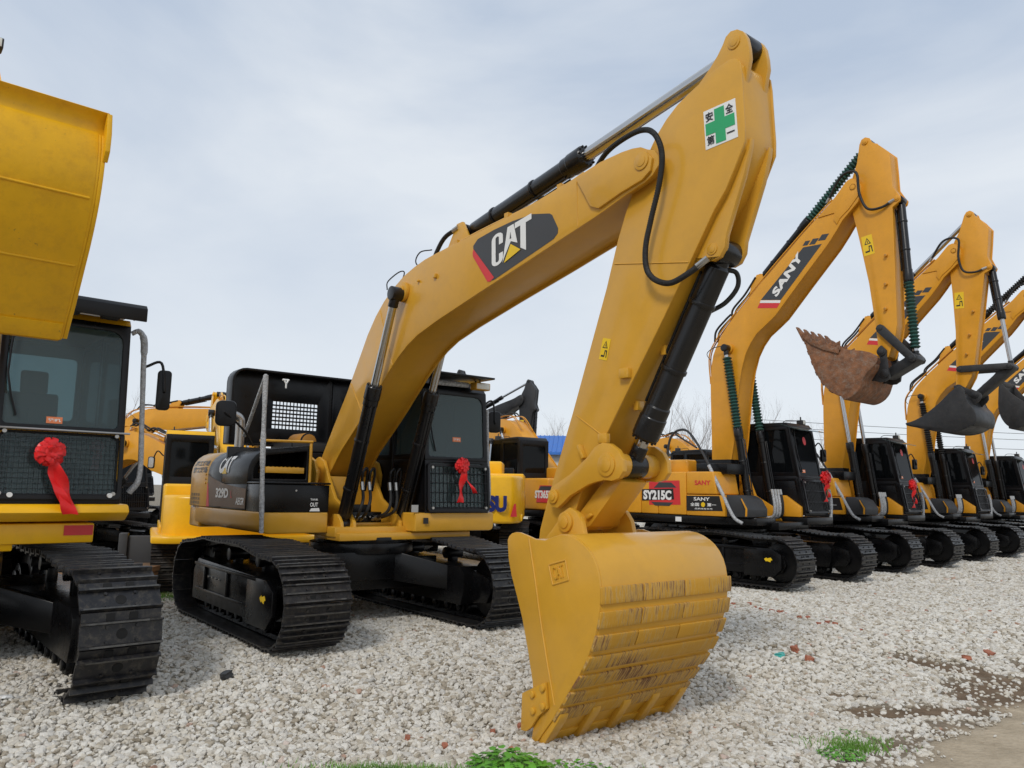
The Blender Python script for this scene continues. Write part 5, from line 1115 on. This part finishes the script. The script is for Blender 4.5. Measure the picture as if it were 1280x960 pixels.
def stone_material(name, stops):
    m, nt, b = newmat(name); N = nt.nodes; L = nt.links
    oi = N.new('ShaderNodeObjectInfo'); cr = N.new('ShaderNodeValToRGB'); cr.color_ramp.interpolation = 'LINEAR'
    els = cr.color_ramp.elements
    for i, (p, c) in enumerate(stops):
        e = els[i] if i < 2 else els.new(p)
        e.position = p; e.color = (*c, 1)
    L.new(oi.outputs['Random'], cr.inputs[0])
    tc = N.new('ShaderNodeTexCoord'); n = N.new('ShaderNodeTexNoise'); n.inputs['Scale'].default_value = 3; n.inputs['Detail'].default_value = 4; L.new(tc.outputs['Object'], n.inputs['Vector'])
    mr = N.new('ShaderNodeMapRange'); mr.inputs['To Min'].default_value = .72; mr.inputs['To Max'].default_value = 1.2; L.new(n.outputs['Fac'], mr.inputs['Value'])
    mx = N.new('ShaderNodeMix'); mx.data_type = 'RGBA'; mx.blend_type = 'MULTIPLY'; mx.inputs['Factor'].default_value = 1; L.new(cr.outputs[0], mx.inputs['A']); L.new(mr.outputs[0], mx.inputs['B'])
    L.new(mx.outputs['Result'], b.inputs['Base Color']); b.inputs['Roughness'].default_value = .85; b.inputs['Specular IOR Level'].default_value = .25
    return m
def gravel():
    pts = []; scl = []
    def band(y0, y1, d, s0, s1, keep=1.0):
        n = 0
        y = y0
        while y < y1:
            xa, xb = -.74*y-1.2, .74*y+1.2
            xs = np.arange(xa, xb, d)
            xx = xs+rng.uniform(-.5, .5, len(xs))*d; yy = y+rng.uniform(-.5, .5, len(xs))*d; ss = rng.uniform(0, 1, len(xs))**1.6*(s1-s0)+s0; kk = rng.uniform(0, 1, len(xs))
            for a, b_, s_, k in zip(xx, yy, ss, kk):
                l, mu = lane_mud(a, b_) if (1 < a < 12 and b_ < 13) else (0, 0)
                if k < max(l*.995, mu*.80): continue
                if l > .5: s_ *= .4
                elif mu > .4: s_ *= .8
                pts.append((a, b_, gz(a, b_)+s_*.12-.02*mu)); scl.append(s_)
            y += d
    band(3.6, 8.5, .039, .017, .039); band(8.5, 15, .049, .022, .045); band(15, 26, .080, .038, .066); band(26, 48, .17, .08, .13)
    me = bpy.data.meshes.new('gravel'); me.from_pydata(pts, [], [])
    a = me.attributes.new('scl', 'FLOAT', 'POINT'); a.data.foreach_set('value', scl)
    o = link('gravel', me); tag(o, 'pale crushed stone gravel covering the yard', None, None, 'stuff')
    MT = stone_material('gravel_stone', [(0,(.30,.255,.19)),(1,(.74,.71,.65)),(.10,(.45,.40,.32)),(.35,(.62,.59,.53)),(.6,(.68,.65,.585)),(.80,(.56,.51,.42)),(.9,(.50,.48,.44)),(.988,(.70,.66,.58)),(.997,(.36,.19,.12))])
    ng = bpy.data.node_groups.new('gravel', 'GeometryNodeTree')
    ng.interface.new_socket('Geometry', in_out='INPUT', socket_type='NodeSocketGeometry'); ng.interface.new_socket('Geometry', in_out='OUTPUT', socket_type='NodeSocketGeometry')
    N = ng.nodes; L = ng.links; gi = N.new('NodeGroupInput'); go = N.new('NodeGroupOutput')
    g2i = N.new('GeometryNodeGeometryToInstance')
    for k in range(7):
        ic = N.new('GeometryNodeMeshIcoSphere'); ic.inputs['Radius'].default_value = 1; ic.inputs['Subdivisions'].default_value = 2
        sp = N.new('GeometryNodeSetPosition'); ps = N.new('GeometryNodeInputPosition'); nz = N.new('ShaderNodeTexNoise'); nz.noise_dimensions = '4D'; nz.inputs['W'].default_value = k*3.7; nz.inputs['Scale'].default_value = 1.1; nz.inputs['Detail'].default_value = 1.5
        L.new(ps.outputs[0], nz.inputs['Vector'])
        mr = N.new('ShaderNodeMapRange'); mr.inputs['From Min'].default_value = .3; mr.inputs['From Max'].default_value = .7; mr.inputs['To Min'].default_value = .55; mr.inputs['To Max'].default_value = 1.35; L.new(nz.outputs['Fac'], mr.inputs['Value'])
        vm = N.new('ShaderNodeVectorMath'); vm.operation = 'SCALE'; L.new(ps.outputs[0], vm.inputs[0]); L.new(mr.outputs[0], vm.inputs['Scale'])
        v2 = N.new('ShaderNodeVectorMath'); v2.operation = 'MULTIPLY'; v2.inputs[1].default_value = (1.15, .9-.04*k, .62+.05*(k % 3)); L.new(vm.outputs[0], v2.inputs[0])
        L.new(ic.outputs['Mesh'], sp.inputs['Geometry']); L.new(v2.outputs[0], sp.inputs['Position'])
        sm = N.new('GeometryNodeSetMaterial'); sm.inputs['Material'].default_value = MT; L.new(sp.outputs[0], sm.inputs[0])
        sf = N.new('GeometryNodeSetShadeSmooth'); sf.inputs['Shade Smooth'].default_value = False; L.new(sm.outputs[0], sf.inputs[0]); L.new(sf.outputs[0], g2i.inputs[0])
    io = N.new('GeometryNodeInstanceOnPoints'); io.inputs['Pick Instance'].default_value = True
    m2p = N.new('GeometryNodeMeshToPoints'); L.new(gi.outputs[0], m2p.inputs[0]); L.new(m2p.outputs[0], io.inputs['Points']); L.new(g2i.outputs[0], io.inputs['Instance'])
    rr = N.new('FunctionNodeRandomValue'); rr.data_type = 'FLOAT_VECTOR'; rr.inputs[0].default_value = (-.55,-.55,0); rr.inputs[1].default_value = (.55,.55,6.28)
    L.new(rr.outputs[0], io.inputs['Rotation'])
    na = N.new('GeometryNodeInputNamedAttribute'); na.data_type = 'FLOAT'; na.inputs['Name'].default_value = 'scl'; L.new(na.outputs[0], io.inputs['Scale'])
    L.new(io.outputs[0], go.inputs[0])
    md = o.modifiers.new('gravel', 'NODES'); md.node_group = ng
    print('stones', len(pts))
gravel()

# loose bricks, rubbish
def lump(name, p, s, mat, label, cat, group=None, seed=0, flat=.55):
    bm = bmesh.new(); bmesh.ops.create_cube(bm, size=2); bmesh.ops.subdivide_edges(bm, edges=bm.edges, cuts=2, use_grid_fill=True); r_ = random.Random(seed)
    for v in bm.verts:
        c = v.co; k = 1-.10*(abs(c.x) > .9)*(abs(c.y) > .9); n = noise.noise(c*1.1+Vector((seed*3.1,0,0)))*.30
        v.co = Vector((c.x*s[0], c.y*s[1], c.z*s[2]))*(k+n)
    me = bpy.data.meshes.new(name); bm.to_mesh(me); bm.free(); me.materials.append(mat)
    o = link(name, me); o.location = (p[0], p[1], gz(p[0], p[1])+s[2]*.6+.012); o.rotation_euler = (r_.uniform(-.3,.3), r_.uniform(-.3,.3), r_.uniform(0,3)); tag(o, label, cat, group); return o
lump('brick_fragment', (3.27,9.05), (.04,.03,.038), BRICK, 'upright orange brick lump just right of the teal rubbish', 'brick', seed=1)
lump('brick_fragment', (3.33,8.78), (.046,.034,.026), BRICK, 'flat orange brick lump, the right one of the pair by the teal rubbish', 'brick', seed=2)
lump('teal_bag', (3.03,8.85), (.075,.05,.02), TEAL, 'crumpled teal plastic scrap on the gravel', 'rubbish', seed=3)
lump('brick_fragment', (-2.5,7.16), (.05,.04,.03), DG, 'dark brown stone in front of the left tracks', 'stone', seed=4)
lump('paper_scrap', (-4.0,6.43), (.06,.04,.012), WH, 'white scrap at the left edge on the gravel', 'rubbish', seed=5)
lump('brick_fragment', (5.33,9.25), (.05,.038,.024), BRICK, 'reddish brick piece lying on the muddy patch', 'brick', seed=6)
lump('brick_fragment', (5.74,9.48), (.055,.038,.024), BRICK, 'reddish brick piece behind the muddy patch near the right edge', 'brick', seed=7)
r_ = random.Random(5)
for k in range(30):
    if k < 24: t = r_.random(); x, y = lerp(3.35, 4.5, t)+r_.gauss(0,.12), lerp(11.7, 10.1, t)+r_.gauss(0,.22)
    else: x, y = 6.3+r_.gauss(0,.3), 11.4+r_.gauss(0,.35)
    s_ = r_.uniform(.012,.034); lump('brick_chip', (x, y), (s_, s_*.8, s_*.6), BRICK, 'small orange brick chip among the scattered chips on the gravel', 'brick chip', 'brick chips scattered over the gravel', seed=20+k)
for k, (x, y) in enumerate(((-.45,6.05),(.05,5.98),(-.1,6.4),(-.75,6.2),(.12,6.55))): lump('brick_chip', (x,y), (.028,.02,.015), BRICK, 'tiny red brick chip on the gravel left of the big bucket', 'brick chip', 'brick chips left of the bucket', seed=90+k)

# plants
def leafy(name, x, y, n, r, h, lw, mat, label):
    root_z = gz(x, y); m = M(); r_ = random.Random(int(x*100)+n)
    for k in range(n):
        a = r_.uniform(0, 6.283); d = r*math.sqrt(r_.random()); hh = h*r_.uniform(.4, 1)*(1.1-d/r*.5); bx, by = math.cos(a)*d, math.sin(a)*d*.8
        tip = Vector((bx*1.3, by*1.3, hh)); base = Vector((bx*.4, by*.4, 0)); u = Vector((math.cos(a+1.57), math.sin(a+1.57), r_.uniform(-.2,.2))).normalized(); o = Vector((math.cos(a), math.sin(a), r_.uniform(-.5,.3))).normalized(); w = lw*r_.uniform(.6,1.2)
        m.add([base, base+Vector((.004,0,0)), tip], [[0,1,2]], mat)
        m.add([tip, tip+o*w*.4+u*w*.5, tip+o*w*.9+u*w*.35, tip+o*w*1.25-Vector((0,0,w*.2)), tip+o*w*.9-u*w*.35, tip+o*w*.4-u*w*.5, tip+o*w*.6+Vector((0,0,w*.12))], [[0,1,6],[1,2,6],[2,3,6],[3,4,6],[4,5,6],[5,0,6]], mat)
    o = m.build(name, None, 0, 70); o.location = (x, y, root_z); tag(o, label, 'weed'); return o
leafy('weed', .02, 5.53, 300, .19, .17, .05, LEAF, 'leafy green weed at the foot of the big bucket tip')
leafy('weed', .46, 5.50, 150, .22, .08, .035, LEAF, 'low green weed right of the bucket tip at the bottom edge')
leafy('weed', 2.50, 6.02, 150, .12, .05, .026, LEAF, 'small bright weed beside the dirt lane')
leafy('weed', 2.78, 6.52, 60, .14, .035, .02, LEAF, 'sparse weed behind the small bright one, beside the dirt lane')
m = M(); r_ = random.Random(3)
for (cx_, cy_, rx, ry, n, h) in ((-.75,5.50,.55,.10,900,.05), (2.7,6.3,.35,.2,260,.035), (-5.05,11.5,.5,.35,700,.08), (.7,5.45,.35,.1,300,.06), (.05,5.50,.22,.08,350,.11), (2.62,6.15,.22,.12,260,.07)):
    for k in range(n):
        x, y = cx_+r_.gauss(0,rx*.5), cy_+r_.gauss(0,ry*.5); z = gz(x, y)+.01; a = r_.uniform(0,6.28); hh = h*r_.uniform(.5,1.3); w = .004
        m.add([(x-w,y,z),(x+w,y,z),(x+math.cos(a)*hh*.5,y+math.sin(a)*hh*.5,z+hh)], [[0,1,2]], GRS)
tag(m.build('grass', None), 'thin tufts of short grass in the gravel', None, None, 'stuff')

# ------------------------------------------------------------------ bare trees, building, wires
def tree_mesh(seed, h):
    r_ = random.Random(seed); m = M(); tr = M()
    def grow(p, d, ln, r, lev, mm):
        n = 4; q = p; pts = [p]
        for i in range(n): d = (d+Vector((r_.gauss(0,.09), r_.gauss(0,.09), .05))).normalized(); q = q+d*ln/n; pts.append(q)
        for i in range(n): mm.cyl(pts[i], pts[i+1], r*(1-.55*i/n), HAZY_BARK, r*(1-.55*(i+1)/n), seg=5 if lev < 2 else 3)
        if lev >= 4: return
        for k in range(6 if lev == 0 else 4):
            t = r_.uniform(.3, 1); i = min(n-1, int(t*n)); c = pts[i].lerp(pts[i+1], t*n-i); a = r_.uniform(0, 6.283); sp = r_.uniform(.35, .75)
            nd = (d+Vector((math.cos(a), math.sin(a), 0))*sp+Vector((0,0,.25))).normalized(); grow(c, nd, ln*r_.uniform(.48,.68), r*.42*(1.1-t*.3), lev+1, m)
    grow(Vector((0,0,-.2)), Vector((0,0,1)), h*.62, h*.012, 0, tr)
    return tr.mesh('trunk'), m.mesh('branches')
TM = [tree_mesh(s, 10) for s in (1, 5, 9)]
r_ = random.Random(8)
px = [(150,62),(165,70),(212,75),(690,60),(702,66),(712,72),(838,55),(850,58),(866,54),(880,62),(945,60),(958,56),(972,64),(1010,66),(1030,70),(1060,74),(1190,80)]
desc = {150:'behind the mirror at the far left', 165:'second from the left behind the far left arm', 212:'behind the yellow machine on the left', 690:'right of the black arm', 702:'second right of the black arm', 712:'beside the big stick', 838:'just right of the big stick', 850:'second right of the big stick', 866:'tallest left of the nearest orange boom', 880:'touching the nearest orange boom', 945:'just right of the nearest orange boom', 958:'above the nearest black cab', 972:'right part above the nearest black cab', 1010:'left of the second orange boom', 1030:'touching the second orange boom', 1060:'behind the second orange boom', 1190:'behind the third orange boom'}
for i, (u, d) in enumerate(px):
    x = (u-640)/960*d; t = empty('bare_tree', (x, d, -.3), r_.uniform(0, 6), 'thin leafless tree '+desc[u], 'tree', 'leafless trees along the horizon'); s = r_.uniform(.7, 1.0)*(1 if u != 866 else 1.1); t.scale = (s, s, s)
    a, b = TM[i % 3]; link('trunk', a, t); link('branches', b, t)
root = empty('blue_roofed_shed', (4.6, 48, 0), R(-6), 'long pale shed with a bright blue sheet roof behind the machines', 'shed')
m = M(); m.box(-4.5, 3.2, 0, 6, 0, 4.0, WALLM); m.build('wall', root, .02)
m = M(); m.yz([(-.5,3.95),(3,5.2),(6.5,3.95),(6.5,4.1),(3,5.36),(-.5,4.1)], -4.9, 3.6, BLUEROOF)
for k in range(28): m.yz([(-.5,4.1),(3,5.36),(3,5.41),(-.5,4.15)], -4.8+.3*k, -4.74+.3*k, BLUEROOF)
m.build('roof', root)
m = M()
for k in range(3): m.box(-3.6+2.4*k, -2.4+2.4*k, -.03, 0, 1.2, 2.6, GLD)
m.build('window', root)
for k, (x0, y0, x1, y1, z) in enumerate(((16, 60, 80, 64, 8.6),)):
    for nm, xx, lab in (('utility_pole', x0, 'concrete utility pole hidden behind the orange row'), ('utility_pole', x1, 'concrete utility pole beyond the right edge')):
        t = empty(nm, (xx, y0 if xx == x0 else y1, 0), 0, lab, 'pole'); M().cyl((0,0,0), (0,0,9.6), .16, WALLM, .10, 12).build('pole', t); M().box(-.05,.05,-1.1,1.1,7.5,7.62,DG).build('crossarm', t)
    for j, (dy, dz) in enumerate(((-1,7.6),(0,7.2),(1,6.5))):
        m = M(); P = [(lerp(x0,x1,q/16), lerp(y0,y1,q/16)+dy, dz-2.2*math.sin(math.pi*q/16)*.35) for q in range(17)]; m.tube(P, .018, RB, 5, 0); tag(m.build('overhead_wire'), ('highest', 'middle', 'lowest')[j]+' of the three dark overhead wires at the right', 'wire')
# rusty-edged dozer blade and boards between the machines on the left
root = empty('dozer_blade', (-7.0, 14.4, -.22), R(20), 'dark steel blade with rusty boards stacked beside it, behind the left tracks', 'blade')
m = M(); m.box(-.15, .0, -.1, .1, 0, 1.05, DG); m.xz([(0,.0),(1.7,.0),(1.75,.5),(1.68,1.0),(0,1.0)], -.04, .04, DG); m.build('blade_plate', root, .02)
for k in range(5): tag(M().box(-.9,.9,-.5,.5,0,.09,WOODM).build('board', None, .01), ('lowest','second lowest','middle','second highest','top')[k]+' rusty brown board in the stack behind the left tracks', 'board', 'stacked boards').location = (-7.25+.03*k, 14.1, -.22+.105*k)

# ------------------------------------------------------------------ sky, sun, camera
W = bpy.data.worlds.new('World'); SC.world = W; W.use_nodes = True; nt = W.node_tree; N = nt.nodes; L = nt.links; N.clear()
EL, AZ = R(42), R(200)
out = N.new('ShaderNodeOutputWorld'); bg = N.new('ShaderNodeBackground'); L.new(bg.outputs[0], out.inputs[0]); bg.inputs[1].default_value = .13
sky = N.new('ShaderNodeTexSky'); sky.sky_type = 'NISHITA'; sky.sun_disc = False; sky.sun_elevation = EL; sky.sun_rotation = AZ; sky.air_density = 1.0; sky.dust_density = 1.5
tc = N.new('ShaderNodeTexCoord'); mp = N.new('ShaderNodeMapping'); mp.inputs['Scale'].default_value = (1, 1, 2.6); mp.inputs['Rotation'].default_value = (.25, .1, .5); L.new(tc.outputs['Generated'], mp.inputs[0])
nz = N.new('ShaderNodeTexNoise'); nz.inputs['Scale'].default_value = 1.7; nz.inputs['Detail'].default_value = 7; nz.inputs['Roughness'].default_value = .5; nz.inputs['Distortion'].default_value = .4; L.new(mp.outputs[0], nz.inputs['Vector'])
cr = N.new('ShaderNodeValToRGB'); e = cr.color_ramp.elements; e[0].position = .36; e[0].color = (3.6,4.25,5.25,1); e[1].position = .64; e[1].color = (5.8,6.15,6.55,1); L.new(nz.outputs['Fac'], cr.inputs[0])
sx = N.new('ShaderNodeSeparateXYZ'); L.new(tc.outputs['Generated'], sx.inputs[0])
hz = N.new('ShaderNodeMapRange'); hz.inputs['From Min'].default_value = 0; hz.inputs['From Max'].default_value = .45; hz.inputs['To Min'].default_value = 1; hz.inputs['To Max'].default_value = 0; L.new(sx.outputs['Z'], hz.inputs['Value'])
hm = N.new('ShaderNodeMix'); hm.data_type = 'RGBA'; L.new(hz.outputs[0], hm.inputs['Factor']); L.new(cr.outputs[0], hm.inputs['A']); hm.inputs['B'].default_value = (5.75,6.1,6.5,1)
mx = N.new('ShaderNodeMix'); mx.data_type = 'RGBA'; mx.inputs['Factor'].default_value = .93; L.new(sky.outputs[0], mx.inputs['A']); L.new(hm.outputs['Result'], mx.inputs['B']); L.new(mx.outputs['Result'], bg.inputs[0])
sl = bpy.data.lights.new('sun', 'SUN'); sl.energy = 1.5; sl.angle = R(11); sl.color = (1, .96, .90); so = bpy.data.objects.new('sun', sl); COL.objects.link(so)
dx, dy = math.sin(AZ), math.cos(AZ)
so.rotation_euler = Vector((dx*math.cos(EL), dy*math.cos(EL), math.sin(EL))).to_track_quat('Z', 'Y').to_euler()
cam = bpy.data.cameras.new('camera'); cam.lens = 27.0; cam.sensor_width = 36; cam.clip_end = 3000; cam.clip_start = .05
co = bpy.data.objects.new('camera', cam); COL.objects.link(co); co.matrix_world = Matrix.Translation((0,0,1.75)) @ Matrix.Rotation(R(90+7.83), 4, 'X') @ Matrix.Rotation(R(1.09), 4, 'Z'); SC.camera = co
SC.view_settings.view_transform = 'Standard'; SC.view_settings.look = 'None'; SC.view_settings.exposure = 0.08; SC.view_settings.gamma = 1
SC.cycles.max_bounces = 8; SC.cycles.transparent_max_bounces = 12; SC.cycles.use_denoising = True
for nm in ('t',):
    pass
